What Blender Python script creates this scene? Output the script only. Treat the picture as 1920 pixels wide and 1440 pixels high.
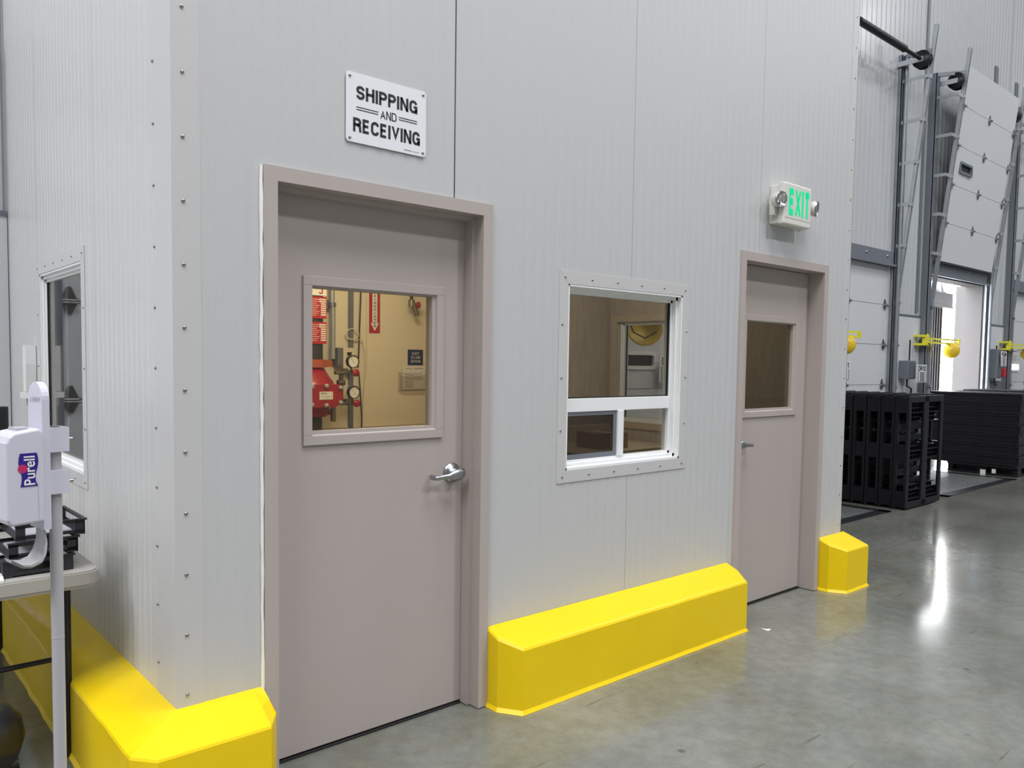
import bpy, bmesh, math, random
from mathutils import Vector, Matrix
random.seed(7)
sc = bpy.context.scene
COL = sc.collection
for o in list(bpy.data.objects): bpy.data.objects.remove(o)

# ------------------------------------------------------------------ camera
CAMPOS = Vector((-0.87844, -2.66905, 1.52165))
FW = Vector((0.65724628, 0.75154812, -0.05659286))
RT = Vector((0.75320983, -0.65762576, 0.014259))
UP = Vector((0.0265006, 0.05199797, 0.99829551))
cd = bpy.data.cameras.new('camera'); cam = bpy.data.objects.new('camera', cd); COL.objects.link(cam)
cd.sensor_fit = 'HORIZONTAL'; cd.sensor_width = 36.0; cd.lens = 36.0 * 1500.0 / 1920.0
cd.shift_y = 42.4 / 1920.0; cd.clip_start = 0.05; cd.clip_end = 200
m = Matrix((RT, UP, -FW)).transposed().to_4x4(); m.translation = CAMPOS; cam.matrix_world = m
sc.camera = cam

# ------------------------------------------------------------------ world, colour, lamps
W = bpy.data.worlds.new('sky'); sc.world = W; W.use_nodes = True
bg = W.node_tree.nodes['Background']; bg.inputs[0].default_value = (0.93, 0.97, 1.0, 1); bg.inputs[1].default_value = 24.0
sc.view_settings.view_transform = 'Standard'; sc.view_settings.look = 'None'
sc.view_settings.exposure = -0.16; sc.view_settings.gamma = 1.0; sc.view_settings.use_curve_mapping = False

def lamp(name, loc, power, size, size_y=None, target=None, col=(0.985, 0.985, 1.01)):
    l = bpy.data.lights.new(name, 'AREA'); l.energy = power; l.color = col; l.size = size
    if size_y: l.shape = 'RECTANGLE'; l.size_y = size_y
    o = bpy.data.objects.new(name, l); COL.objects.link(o); o.location = loc
    if target is not None:
        d = Vector(target) - Vector(loc); o.rotation_euler = d.to_track_quat('-Z', 'Y').to_euler()
    return o
# rows of high bay lamps under the roof
HB = [((18.5, -11.5, 12.3), 640, 1.2), ((6.5, -11.5, 12.3), 880, 1.2), ((-2.2, -12.0, 12.3), 330, 1.2), ((-10.0, 1.5, 12.3), 1650, 4.0),
      ((-6.5, -3.5, 12.3), 1150, 4.5), ((2.0, -4.4, 12.3), 1050, 4.5), ((15.0, -2.4, 12.3), 420, 1.5), ((24.0, -5.5, 12.3), 650, 1.2)]
for (p, e, z_) in HB: lamp('high_bay_lamp', p, e, z_)
# unseen lamps: warm one in the riser room, one added to brighten the office
lamp('unseen_room_lamp', (1.35, 0.9, 2.55), 19, 0.6, 0.2, (1.9, 2.3, 1.3), (1, 0.86, 0.62))
lamp('unseen_room_lamp', (3.2, 1.1, 2.55), 11.0, 0.8, 0.25, (3.6, 1.6, 0.8), (1, 0.92, 0.80))

# ------------------------------------------------------------------ materials
def lin(c):
    def f(v):
        v /= 255.0
        return v / 12.92 if v <= 0.04045 else ((v + 0.055) / 1.055) ** 2.4
    return tuple(f(v) for v in c) + (1,)
def mat(name, rgb, rough=0.5, metal=0.0, var=0.0, vscale=3.0, bump=0.0, bscale=60.0, spec=0.5, emit=None, estr=0, stretch=None, coat=0):
    M = bpy.data.materials.new(name); M.use_nodes = True; nt = M.node_tree; N = nt.nodes; L = nt.links
    b = N['Principled BSDF']; c = rgb if len(rgb) == 4 else tuple(rgb) + (1,)
    b.inputs['Base Color'].default_value = c; b.inputs['Roughness'].default_value = rough
    b.inputs['Metallic'].default_value = metal; b.inputs['Specular IOR Level'].default_value = spec
    b.inputs['Coat Weight'].default_value = coat
    tc = N.new('ShaderNodeTexCoord'); src = tc.outputs['Object']
    if stretch:
        mp = N.new('ShaderNodeMapping'); mp.inputs['Scale'].default_value = stretch; L.new(src, mp.inputs[0]); src = mp.outputs[0]
    if var > 0:
        n = N.new('ShaderNodeTexNoise'); n.inputs['Scale'].default_value = vscale; n.inputs['Detail'].default_value = 6
        L.new(src, n.inputs['Vector'])
        mx = N.new('ShaderNodeMix'); mx.data_type = 'RGBA'
        mx.inputs[6].default_value = tuple(v * (1 - var) for v in c[:3]) + (1,)
        mx.inputs[7].default_value = tuple(min(1, v * (1 + var)) for v in c[:3]) + (1,)
        L.new(n.outputs['Fac'], mx.inputs[0]); L.new(mx.outputs[2], b.inputs['Base Color'])
    if bump > 0:
        n2 = N.new('ShaderNodeTexNoise'); n2.inputs['Scale'].default_value = bscale; n2.inputs['Detail'].default_value = 3
        L.new(src, n2.inputs['Vector'])
        bp = N.new('ShaderNodeBump'); bp.inputs['Strength'].default_value = bump; bp.inputs['Distance'].default_value = 0.002
        L.new(n2.outputs['Fac'], bp.inputs['Height']); L.new(bp.outputs[0], b.inputs['Normal'])
    if emit: b.inputs['Emission Color'].default_value = tuple(emit) + (1,); b.inputs['Emission Strength'].default_value = estr
    return M
def glass(name, tint, rough=0.0):
    """a clear sheet: light goes straight through each face, tinted, with a Schlick reflection"""
    M = bpy.data.materials.new(name); M.use_nodes = True; nt = M.node_tree; N = nt.nodes; L = nt.links
    for n in list(N): N.remove(n)
    out = N.new('ShaderNodeOutputMaterial'); g = N.new('ShaderNodeNewGeometry')
    dp = N.new('ShaderNodeVectorMath'); dp.operation = 'DOT_PRODUCT'; L.new(g.outputs['Incoming'], dp.inputs[0]); L.new(g.outputs['Normal'], dp.inputs[1])
    def mth(op, a, b=None):
        x = N.new('ShaderNodeMath'); x.operation = op
        for i, v in enumerate((a, b)):
            if v is None: continue
            if isinstance(v, (int, float)): x.inputs[i].default_value = v
            else: L.new(v, x.inputs[i])
        return x.outputs[0]
    k = mth('POWER', mth('SUBTRACT', 1.0, mth('ABSOLUTE', dp.outputs['Value'])), 5.0)
    f = mth('ADD', mth('MULTIPLY', k, 0.96), 0.04)
    t = N.new('ShaderNodeBsdfTransparent'); t.inputs[0].default_value = tuple(tint) + (1,)
    gl = N.new('ShaderNodeBsdfGlossy'); gl.inputs['Roughness'].default_value = rough
    mx = N.new('ShaderNodeMixShader'); L.new(f, mx.inputs[0]); L.new(t.outputs[0], mx.inputs[1]); L.new(gl.outputs[0], mx.inputs[2])
    L.new(mx.outputs[0], out.inputs[0]); return M

PANEL = mat('insulated_panel_skin', (0.535, 0.538, 0.541), 0.42, 0, 0.025, 0.8, 0.35, 260, 0.45)
PANEL2 = mat('dock_wall_skin', (0.54, 0.555, 0.57), 0.27, 0, 0.03, 0.8, 0.15, 120, 0.55)
PANELG = mat('insulated_panel_gloss_skin', (0.575, 0.576, 0.573), 0.27, 0, 0.02, 0.8, 0.3, 260, 0.55)
FLASH = mat('flashing_skin', (0.555, 0.55, 0.548), 0.42, 0, 0.02, 2, 0.25, 260, 0.45)
TAUPE = mat('taupe_enamel', lin((179, 169, 164)), 0.42, 0, 0.03, 1.5, 0.25, 180, 0.4)
CAULK = mat('white_caulk', (0.90, 0.88, 0.84), 0.6, bump=0.5, bscale=40)
YEL = mat('yellow_paint', (0.88, 0.62, 0.002), 0.38, 0, 0.05, 3, 0.7, 14, 0.35)
VINYL = mat('white_vinyl', (0.84, 0.85, 0.85), 0.35)
SIGNW = mat('sign_white', (0.80, 0.81, 0.84), 0.35)
INK = mat('black_ink', (0.012, 0.012, 0.015), 0.5)
DARK = mat('dark_gap', (0.01, 0.01, 0.01), 0.9)
RIVET = mat('rivet_steel', (0.35, 0.36, 0.37), 0.25, 1.0)
CHROME = mat('satin_chrome', (0.42, 0.43, 0.45), 0.30, 1.0)
MIRRC = mat('bright_reflector', (0.85, 0.86, 0.88), 0.06, 1.0)
GALV = mat('galvanised_steel', (0.46, 0.48, 0.51), 0.42, 0.6, 0.2, 6)
GALVM = mat('weathered_galvanised_steel', (0.27, 0.29, 0.32), 0.45, 0.6, 0.25, 6)
GALVD = mat('dull_grey_steel', (0.20, 0.22, 0.25), 0.5, 0.6, 0.2, 5)
GREYP = mat('grey_channel_paint', (0.19, 0.21, 0.24), 0.45, 0.2, 0.1, 4)
BLACKM = mat('black_metal', (0.025, 0.025, 0.03), 0.4, 0.5)
BLACKP = mat('black_plastic', (0.018, 0.018, 0.022), 0.38, 0, 0.3, 8, 0.3, 40, 0.5)
BLACKG = mat('black_glossy_plastic', (0.012, 0.012, 0.014), 0.28)
PALLET = mat('black_pallet_plastic', (0.009, 0.009, 0.012), 0.40, 0, 0.3, 6, 0.4, 30, 0.3)
DDOOR = mat('dock_door_skin', (0.64, 0.66, 0.69), 0.42, 0, 0.03, 1.2, 0.2, 120, 0.4)
HING = mat('hinge_steel', (0.22, 0.22, 0.22), 0.35, 0.9)
EXITW = mat('exit_housing', (0.70, 0.69, 0.64), 0.4)
EXITG = mat('exit_glow', (0.0, 0.05, 0.03), 0.4, emit=(0.0, 0.82, 0.33), estr=0.95)
YLAMP = mat('yellow_lamp_plastic', (0.80, 0.55, 0.03), 0.35)
YARM = mat('yellow_arm_paint', (0.80, 0.74, 0.05), 0.4)
BROWN = mat('brown_dock_pad', (0.013, 0.008, 0.007), 0.7, 0, 0.3, 5)
BEIGE = mat('beige_wall_paint', (0.78, 0.71, 0.55), 0.6, 0, 0.03, 3)
FABRIC = mat('brown_panel_cloth', (0.44, 0.385, 0.31), 0.8, 0, 0.28, 30, 0.5, 150, stretch=(1, 1, 0.15))
BOXC = mat('cardboard', (0.30, 0.17, 0.09), 0.8, 0, 0.1, 6)
WOODL = mat('tan_laminate', (0.50, 0.42, 0.30), 0.5, 0, 0.08, 6)
RED = mat('red_enamel', (0.36, 0.010, 0.018), 0.28, 0, 0.06, 5)
REDS = mat('red_sign', (0.45, 0.014, 0.018), 0.4)
ORNG = mat('orange_coupling', (0.45, 0.09, 0.03), 0.4)
PIPEB = mat('dark_pipe', (0.05, 0.045, 0.042), 0.45, 0.3)
BRASS = mat('weathered_fitting', (0.25, 0.23, 0.18), 0.35, 0.9)
NAVY = mat('navy_sign', (0.01, 0.02, 0.10), 0.4)
OUTL = mat('ivory_plastic', (0.72, 0.66, 0.48), 0.4)
PAPER = mat('paper', (0.80, 0.79, 0.74), 0.6)
TEXTG = mat('grey_print', (0.25, 0.25, 0.25), 0.6)
LAV = mat('pale_lilac_plastic', (0.58, 0.57, 0.66), 0.33)
LAVS = mat('pole_grey_paint', (0.42, 0.41, 0.43), 0.35)
LGREY = mat('light_grey_plastic', (0.42, 0.42, 0.46), 0.4)
PBLUE = mat('logo_blue', (0.02, 0.008, 0.22), 0.4)
PRED = mat('logo_red', (0.5, 0.02, 0.12), 0.4)
TABLE = mat('grey_table_plastic', (0.40, 0.385, 0.355), 0.42, 0, 0.03, 8, 0.3, 120)
WHITEP = mat('white_plastic', (0.80, 0.80, 0.79), 0.35)
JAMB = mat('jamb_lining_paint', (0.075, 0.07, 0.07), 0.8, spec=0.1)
CONC2 = mat('outside_concrete', (0.55, 0.55, 0.54), 0.8)
STEELP = mat('leveler_plate', (0.22, 0.23, 0.23), 0.42, 0.5, 0.25, 3, 0.8, 60)
HALLW = mat('hall_wall_paint', (0.34, 0.36, 0.38), 0.6)
CEIL = mat('roof_deck', (0.30, 0.31, 0.32), 0.7)
GL_W = glass('office_window_glass', (0.90, 0.89, 0.86))
GL_D = glass('door_lite_glass', (0.93, 0.92, 0.88))
GL_D2 = glass('tinted_door_lite_glass', (0.70, 0.68, 0.60))
GL_C = glass('clear_lens', (0.97, 0.97, 0.97))
GL_P = glass('clear_pocket_plastic', (0.93, 0.92, 0.9), 0.1)
SCREENM = glass('insect_screen_mesh', (0.60, 0.58, 0.56), 0.4)

def floor_mat():
    M = bpy.data.materials.new('polished_concrete'); M.use_nodes = True; nt = M.node_tree; N = nt.nodes; L = nt.links
    b = N['Principled BSDF']; tc = N.new('ShaderNodeTexCoord')
    def noise(s, d, rough=0.6, dist=0.0):
        n = N.new('ShaderNodeTexNoise'); n.inputs['Scale'].default_value = s; n.inputs['Detail'].default_value = d
        n.inputs['Roughness'].default_value = rough; n.inputs['Distortion'].default_value = dist
        L.new(tc.outputs['Object'], n.inputs['Vector']); return n.outputs['Fac']
    def ramp(src, p0, c0, p1, c1):
        r = N.new('ShaderNodeValToRGB'); e = r.color_ramp.elements
        e[0].position = p0; e[0].color = c0; e[1].position = p1; e[1].color = c1; L.new(src, r.inputs[0]); return r.outputs[0]
    def mix(fac, a, bb, mode='MIX'):
        x = N.new('ShaderNodeMix'); x.data_type = 'RGBA'; x.blend_type = mode
        for i, v in ((0, fac), (6, a), (7, bb)):
            if isinstance(v, (int, float, tuple)): x.inputs[i].default_value = v
            else: L.new(v, x.inputs[i])
        return x.outputs[2]
    base = ramp(noise(0.9, 8, 0.62, 0.4), 0.30, (0.118, 0.123, 0.108, 1), 0.72, (0.232, 0.238, 0.212, 1))
    fine = ramp(noise(14, 8, 0.7), 0.30, (0.80, 0.80, 0.80, 1), 0.70, (1.12, 1.12, 1.12, 1))
    c = mix(1.0, base, fine, 'MULTIPLY')
    warm = ramp(noise(2.3, 5, 0.6, 1.2), 0.50, (0, 0, 0, 1), 0.75, (1, 1, 1, 1))
    c = mix(warm, c, mix(1.0, c, (0.93, 0.90, 0.78, 1), 'MULTIPLY'))
    # small dark spots and long scuffs of their own
    v = N.new('ShaderNodeTexVoronoi'); v.inputs['Scale'].default_value = 2.6; L.new(tc.outputs['Object'], v.inputs['Vector'])
    spot = ramp(v.outputs['Distance'], 0.020, (0.45, 0.45, 0.45, 1), 0.055, (1, 1, 1, 1)); c = mix(1.0, c, spot, 'MULTIPLY')
    mp = N.new('ShaderNodeMapping'); mp.inputs['Scale'].default_value = (0.5, 9, 1); mp.inputs['Rotation'].default_value = (0, 0, 0.35)
    L.new(tc.outputs['Object'], mp.inputs[0]); n = N.new('ShaderNodeTexNoise'); n.inputs['Scale'].default_value = 2.2; n.inputs['Detail'].default_value = 9
    n.inputs['Roughness'].default_value = 0.75; L.new(mp.outputs[0], n.inputs['Vector'])
    sc_ = ramp(n.outputs['Fac'], 0.34, (0.50, 0.50, 0.50, 1), 0.39, (1, 1, 1, 1)); c = mix(1.0, c, sc_, 'MULTIPLY')
    L.new(c, b.inputs['Base Color'])
    r = N.new('ShaderNodeMapRange'); r.inputs[3].default_value = 0.09; r.inputs[4].default_value = 0.19
    L.new(noise(3.0, 6), r.inputs[0]); L.new(r.outputs[0], b.inputs['Roughness'])
    b.inputs['Specular IOR Level'].default_value = 0.55
    bp = N.new('ShaderNodeBump'); bp.inputs['Strength'].default_value = 0.05; bp.inputs['Distance'].default_value = 0.004
    L.new(noise(6, 4), bp.inputs['Height']); L.new(bp.outputs[0], b.inputs['Normal'])
    return M
FLOOR = floor_mat()

# ------------------------------------------------------------------ mesh helpers
class MB:
    def __init__(s): s.v = []; s.f = []; s.smooth = set()
    def add(s, vs, fs, smooth=False):
        n = len(s.v); s.v += [tuple(v) for v in vs]
        for f in fs:
            if smooth: s.smooth.add(len(s.f))
            s.f.append(tuple(i + n for i in f))
        return s
    def box(s, x0, x1, y0, y1, z0, z1, c=0.0):
        """box; c > 0 cuts the long edges with a small chamfer"""
        if x0 > x1: x0, x1 = x1, x0
        if y0 > y1: y0, y1 = y1, y0
        if z0 > z1: z0, z1 = z1, z0
        if c <= 0:
            vs = [(x, y, z) for x in (x0, x1) for y in (y0, y1) for z in (z0, z1)]
            return s.add(vs, [(0, 1, 3, 2), (4, 6, 7, 5), (0, 4, 5, 1), (2, 3, 7, 6), (0, 2, 6, 4), (1, 5, 7, 3)])
        c = min(c, (x1 - x0) / 2.01, (y1 - y0) / 2.01, (z1 - z0) / 2.01)
        bm = bmesh.new(); bmesh.ops.create_cube(bm, size=1)
        for v in bm.verts: v.co = Vector(((x0 + x1) / 2 + v.co.x * (x1 - x0), (y0 + y1) / 2 + v.co.y * (y1 - y0), (z0 + z1) / 2 + v.co.z * (z1 - z0)))
        bmesh.ops.bevel(bm, geom=list(bm.edges), offset=c, segments=2, affect='EDGES', profile=0.6)
        bm.verts.index_update(); s.add([v.co[:] for v in bm.verts], [[v.index for v in f.verts] for f in bm.faces]); bm.free(); return s
    def obox(s, o, ax, ay, az, a0, a1, b0, b1, c0, c1):
        o, ax, ay, az = map(Vector, (o, ax, ay, az))
        vs = [o + ax * a + ay * b + az * c for a in (a0, a1) for b in (b0, b1) for c in (c0, c1)]
        return s.add(vs, [(0, 1, 3, 2), (4, 6, 7, 5), (0, 4, 5, 1), (2, 3, 7, 6), (0, 2, 6, 4), (1, 5, 7, 3)])
    def bar(s, p, q, w, h=None, up=(0, 0, 1)):
        p, q = Vector(p), Vector(q); d = (q - p).normalized(); u = Vector(up)
        if abs(d.dot(u)) > 0.98: u = Vector((0, 1, 0))
        a = d.cross(u).normalized(); b = a.cross(d); h = h or w
        return s.obox(p, d, a, b, 0, (q - p).length, -w / 2, w / 2, -h / 2, h / 2)
    def tube(s, pts, r, n=12, cap=True):
        pts = [Vector(p) for p in pts]; rs = r if isinstance(r, (list, tuple)) else [r] * len(pts); vs = []
        prev = None
        for i, p in enumerate(pts):
            d = (pts[min(i + 1, len(pts) - 1)] - pts[max(i - 1, 0)]).normalized()
            u = prev if prev is not None else (Vector((0, 0, 1)) if abs(d.z) < 0.9 else Vector((1, 0, 0)))
            a = d.cross(u).normalized(); b = a.cross(d).normalized(); prev = b
            vs += [p + (a * math.cos(t) + b * math.sin(t)) * rs[i] for t in [2 * math.pi * k / n for k in range(n)]]
        fs = [(i * n + k, i * n + (k + 1) % n, (i + 1) * n + (k + 1) % n, (i + 1) * n + k) for i in range(len(pts) - 1) for k in range(n)]
        s.add(vs, fs, True)
        if cap: s.add(vs[:n], [tuple(range(n))]); s.add(vs[-n:], [tuple(range(n - 1, -1, -1))])
        return s
    def lathe(s, o, ax, prof, n=24):
        """prof: (distance along axis, radius)"""
        o, ax = Vector(o), Vector(ax).normalized(); u = Vector((0, 0, 1)) if abs(ax.z) < 0.9 else Vector((1, 0, 0))
        a = ax.cross(u).normalized(); b = ax.cross(a).normalized(); vs = []
        for (t, r) in prof: vs += [o + ax * t + (a * math.cos(2 * math.pi * k / n) + b * math.sin(2 * math.pi * k / n)) * max(r, 1e-5) for k in range(n)]
        fs = [(i * n + k, i * n + (k + 1) % n, (i + 1) * n + (k + 1) % n, (i + 1) * n + k) for i in range(len(prof) - 1) for k in range(n)]
        return s.add(vs, fs, True)
    def prism(s, poly, o, ax, ay, az, t0, t1):
        """polygon (a, b) in the plane ax, ay pushed along az from t0 to t1"""
        o, ax, ay, az = map(Vector, (o, ax, ay, az)); n = len(poly)
        vs = [o + ax * a + ay * b + az * t for t in (t0, t1) for a, b in poly]
        fs = [tuple(range(n - 1, -1, -1)), tuple(range(n, 2 * n))] + [(i, (i + 1) % n, n + (i + 1) % n, n + i) for i in range(n)]
        return s.add(vs, fs)
    def mesh(s, name, mt, org=(0, 0, 0)):
        me = bpy.data.meshes.new(name); o = Vector(org)
        me.from_pydata([Vector(v) - o for v in s.v], [], s.f); me.materials.append(mt)
        if s.smooth: me.polygons.foreach_set('use_smooth', [i in s.smooth for i in range(len(s.f))])
        bm = bmesh.new(); bm.from_mesh(me); bmesh.ops.recalc_face_normals(bm, faces=bm.faces); bm.to_mesh(me); bm.free()
        me.update(); return me
X_, Y_, Z_ = Vector((1, 0, 0)), Vector((0, 1, 0)), Vector((0, 0, 1))
def rounded(w, h, r, n=5):
    p = []
    for cx, cy, a0 in ((w / 2 - r, h / 2 - r, 0), (-w / 2 + r, h / 2 - r, 90), (-w / 2 + r, -h / 2 + r, 180), (w / 2 - r, -h / 2 + r, 270)):
        for k in range(n + 1): a = math.radians(a0 + 90 * k / n); p.append((cx + r * math.cos(a), cy + r * math.sin(a)))
    return p
def root(name, loc=(0, 0, 0), label=None, cat=None, group=None, kind=None):
    o = bpy.data.objects.new(name, None); COL.objects.link(o); o.location = loc; o.empty_display_size = 0.1
    tag(o, label, cat, group, kind); return o
def tag(o, label=None, cat=None, group=None, kind=None):
    if label: o['label'] = label
    if cat: o['category'] = cat
    if group: o['group'] = group
    if kind: o['kind'] = kind
    return o
def org_of(p):
    v = Vector((0, 0, 0))
    while p is not None: v += Vector(p.location); p = p.parent
    return v
def part(name, mb, mt, parent=None, label=None, kind=None):
    """mb in world (or builder) coordinates; the object's origin is its parent's"""
    o = bpy.data.objects.new(name, mb.mesh(name, mt, org_of(parent))); COL.objects.link(o); o.parent = parent
    if label: o['label'] = label
    if kind: o['kind'] = kind
    return o
def thing1(name, mb, mt, loc, label, cat, group=None):
    o = bpy.data.objects.new(name, mb.mesh(name, mt, loc)); COL.objects.link(o); o.location = loc; return tag(o, label, cat, group)
def struct(name, mb, mt):
    o = bpy.data.objects.new(name, mb.mesh(name, mt)); COL.objects.link(o); o['kind'] = 'structure'; return o
def share(name, me, loc, parent, rot=(0, 0, 0)):
    o = bpy.data.objects.new(name, me); COL.objects.link(o); o.parent = parent; o.location = Vector(loc) - org_of(parent); o.rotation_euler = rot; return o
def kids(o): return [c for c in bpy.data.objects if c.parent == o]
def copy_tree(o, parent=None):
    c = o.copy(); COL.objects.link(c); c.parent = parent
    for ch in kids(o): copy_tree(ch, c)
    return c
def place(src, first, loc, rot=None, label=None, group=None):
    o = src if first else copy_tree(src)
    o.location = loc
    if rot is not None: o.rotation_euler = rot
    if label: o['label'] = label
    if group: o['group'] = group
    return o
def _arc(cx, cy, rx, ry, a0, a1, n=7): return [(cx + rx * math.cos(math.radians(a0 + (a1 - a0) * k / n)), cy + ry * math.sin(math.radians(a0 + (a1 - a0) * k / n))) for k in range(n + 1)]
def _glyph(c):
    """centre lines of a condensed sans capital in a box 0..W by 0..1; returns (W, strokes)"""
    w = 0.52; A = _arc
    G = {
     'A': (0.56, [[(0, 0), (0.28, 1), (0.56, 0)], [(0.09, 0.30), (0.47, 0.30)]]),
     'B': (w, [[(0, 0), (0, 1), (0.3, 1)] + A(.3, .76, .19, .24, 90, -90) + [(0, 0.52)], [(0, 0), (0.3, 0)] + A(.3, .26, .22, .26, -90, 90)]),
     'C': (w, [A(.26, .70, .26, .30, 10, 180) + A(.26, .30, .26, .30, 180, 350)]),
     'D': (w, [[(0, 0), (0, 1), (.24, 1)] + A(.24, .72, .28, .28, 90, 0) + A(.24, .28, .28, .28, 0, -90) + [(0, 0)]]),
     'E': (0.44, [[(.44, 1), (0, 1), (0, 0), (.44, 0)], [(0, .52), (.40, .52)]]),
     'F': (0.42, [[(.42, 1), (0, 1), (0, 0)], [(0, .52), (.38, .52)]]),
     'G': (w, [A(.26, .70, .26, .30, 10, 180) + A(.26, .30, .26, .30, 180, 360) + [(.52, .47), (.28, .47)], [(.52, .3), (.52, 0)]]),
     'H': (w, [[(0, 0), (0, 1)], [(w, 0), (w, 1)], [(0, .52), (w, .52)]]),
     'I': (0.0, [[(0, 0), (0, 1)]]),
     'J': (.4, [[(.4, 1), (.4, .24)] + A(.2, .24, .2, .24, 0, -180)]),
     'N': (w, [[(0, 0), (0, 1)], [(0, 1), (w, 0)], [(w, 0), (w, 1)]]),
     'O': (w, [A(.26, .70, .26, .30, 0, 180) + A(.26, .30, .26, .30, 180, 360) + [(.52, .70)]]),
     'P': (0.48, [[(0, 0), (0, 1), (.26, 1)] + A(.26, .74, .23, .26, 90, -90) + [(0, .48)]]),
     'R': (w, [[(0, 0), (0, 1), (.28, 1)] + A(.28, .76, .22, .24, 90, -90) + [(0, .52)], [(.26, .52), (.48, .40), (.50, .10), (.54, 0)]]),
     'S': (0.50, [A(.25, .74, .25, .26, 5, 150) + A(.24, .72, .23, .22, 160, 250, 4) + [(.30, .49)] + A(.27, .28, .23, .22, 60, -20, 4) + A(.25, .26, .25, .26, -30, -175)]),
     'T': (0.50, [[(0, 1), (.5, 1)], [(.25, 1), (.25, 0)]]),
     'U': (w, [[(0, 1), (0, .28)] + A(.26, .28, .26, .28, 180, 360) + [(w, 1)]]),
     'V': (0.54, [[(0, 1), (.27, 0), (.54, 1)]]),
     'W': (0.80, [[(0, 1), (.2, 0), (.4, .9), (.6, 0), (.8, 1)]]),
     'X': (0.54, [[(0, 0), (.54, 1)], [(0, 1), (.54, 0)]]),
     'L': (.42, [[(0, 1), (0, 0), (.42, 0)]]),
     'M': (.66, [[(0, 0), (0, 1), (.33, .2), (.66, 1), (.66, 0)]]),
     'U ': (w, []),
     '0': (0.48, [A(.24, .70, .24, .30, 0, 180) + A(.24, .30, .24, .30, 180, 360) + [(.48, .70)]]),
     '1': (0.22, [[(0, .76), (.22, 1), (.22, 0)]]),
     '2': (0.48, [A(.24, .74, .24, .26, 170, -20) + [(0, 0), (.48, 0)]]),
     '4': (.5, [[(.38, 0), (.38, 1), (0, .28), (.5, .28)]]),
     '9': (0.48, [A(.24, .70, .24, .30, 0, 360, 16), [(.48, .70), (.46, .3)] + A(.24, .26, .22, .26, 0, -160)]),
     ' ': (0.20, []),
    }
    return G.get(c, G[' '])
def _stroke(pl, t):
    """outline a centre line t wide: one quad per piece, mitred where pieces meet"""
    out = []; n = len(pl); P = [Vector(p) for p in pl]; clean = [P[0]]
    for p in P[1:]:
        if (p - clean[-1]).length > 1e-4: clean.append(p)
    P = clean; n = len(P); L = []; R_ = []
    for i in range(n):
        d0 = (P[i] - P[i - 1]).normalized() if i else None; d1 = (P[i + 1] - P[i]).normalized() if i < n - 1 else None
        a, b = d0 or d1, d1 or d0; nn = Vector((-a.y - b.y, a.x + b.x))
        if nn.length < 0.2: nn = Vector((-a.y, a.x))
        nn.normalize(); k = t / 2 / max(0.30, nn.dot(Vector((-a.y, a.x)))); L.append(P[i] + nn * k); R_.append(P[i] - nn * k)
    vs = L + R_; fs = [(i, i + 1, n + i + 1, n + i) for i in range(n - 1)]
    return vs, fs
_fontcache = {}
def text(name, body, o, rx, up, cx, cy, w, h, mt, parent, bold=0.0, label=None, shear=0.0):
    """lettering as thin flat mesh fitted to the box w x h centred at (cx, cy) in the plane rx, up through o"""
    key = (body, bold)
    if key not in _fontcache:
        if body.upper() == body and all(_glyph(c)[0] or c in 'I' or _glyph(c)[1] for c in body if c != ' '):
            t = 0.12 + bold * 2.6; x = 0; vs, fs = [], []
            for c in body:
                W_, st = _glyph(c)
                for pl in st:
                    q = [(x + t / 2 + a * 1.0, t / 2 + b * (1 - t)) for a, b in pl]
                    if len(pl) > 1: q = [(qx, 0.0 if b <= 1e-6 and (k in (0, len(pl) - 1)) and abs(pl[min(k + 1, len(pl) - 1) if k == 0 else k - 1][1] - b) > 0.05 else 1.0 if b >= 1 - 1e-6 and (k in (0, len(pl) - 1)) and abs(pl[min(k + 1, len(pl) - 1) if k == 0 else k - 1][1] - b) > 0.05 else qy) for k, ((qx, qy), (a, b)) in enumerate(zip(q, pl))]
                    v, f = _stroke(q, t); n = len(vs); vs += [(min(max(p.x, x), x + W_ + t), min(max(p.y, 0.0), 1.0)) for p in v]; fs += [tuple(i + n for i in ff) for ff in f]
                x += W_ + t + 0.09
        else:
            cu = bpy.data.curves.new('lettering', 'FONT'); cu.body = body; cu.align_x = 'CENTER'; cu.offset = bold; cu.resolution_u = 4; cu.space_line = 0.85
            t = bpy.data.objects.new('lettering', cu); COL.objects.link(t); bpy.context.view_layer.update()
            me = bpy.data.meshes.new_from_object(t.evaluated_get(bpy.context.evaluated_depsgraph_get()))
            vs, fs = [tuple(v.co) for v in me.vertices], [tuple(p.vertices) for p in me.polygons]
            bpy.data.objects.remove(t); bpy.data.curves.remove(cu); bpy.data.meshes.remove(me)
        _fontcache[key] = (vs, fs)
    vs, fs = _fontcache[key]
    xs = [v[0] for v in vs]; ys = [v[1] for v in vs]; x0, x1, y0, y1 = min(xs), max(xs), min(ys), max(ys)
    o, rx, up = Vector(o), Vector(rx).normalized(), Vector(up).normalized(); og = org_of(parent)
    me = bpy.data.meshes.new(name)
    me.from_pydata([o + rx * (cx + ((v[0] - x0) / (x1 - x0) - 0.5) * w) + up * (cy + ((v[1] - y0) / (y1 - y0) - 0.5) * h) - og for v in vs], [], fs); me.materials.append(mt); me.update()
    ob = bpy.data.objects.new(name, me); COL.objects.link(ob); ob.parent = parent
    if label: ob['label'] = label
    return ob

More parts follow.
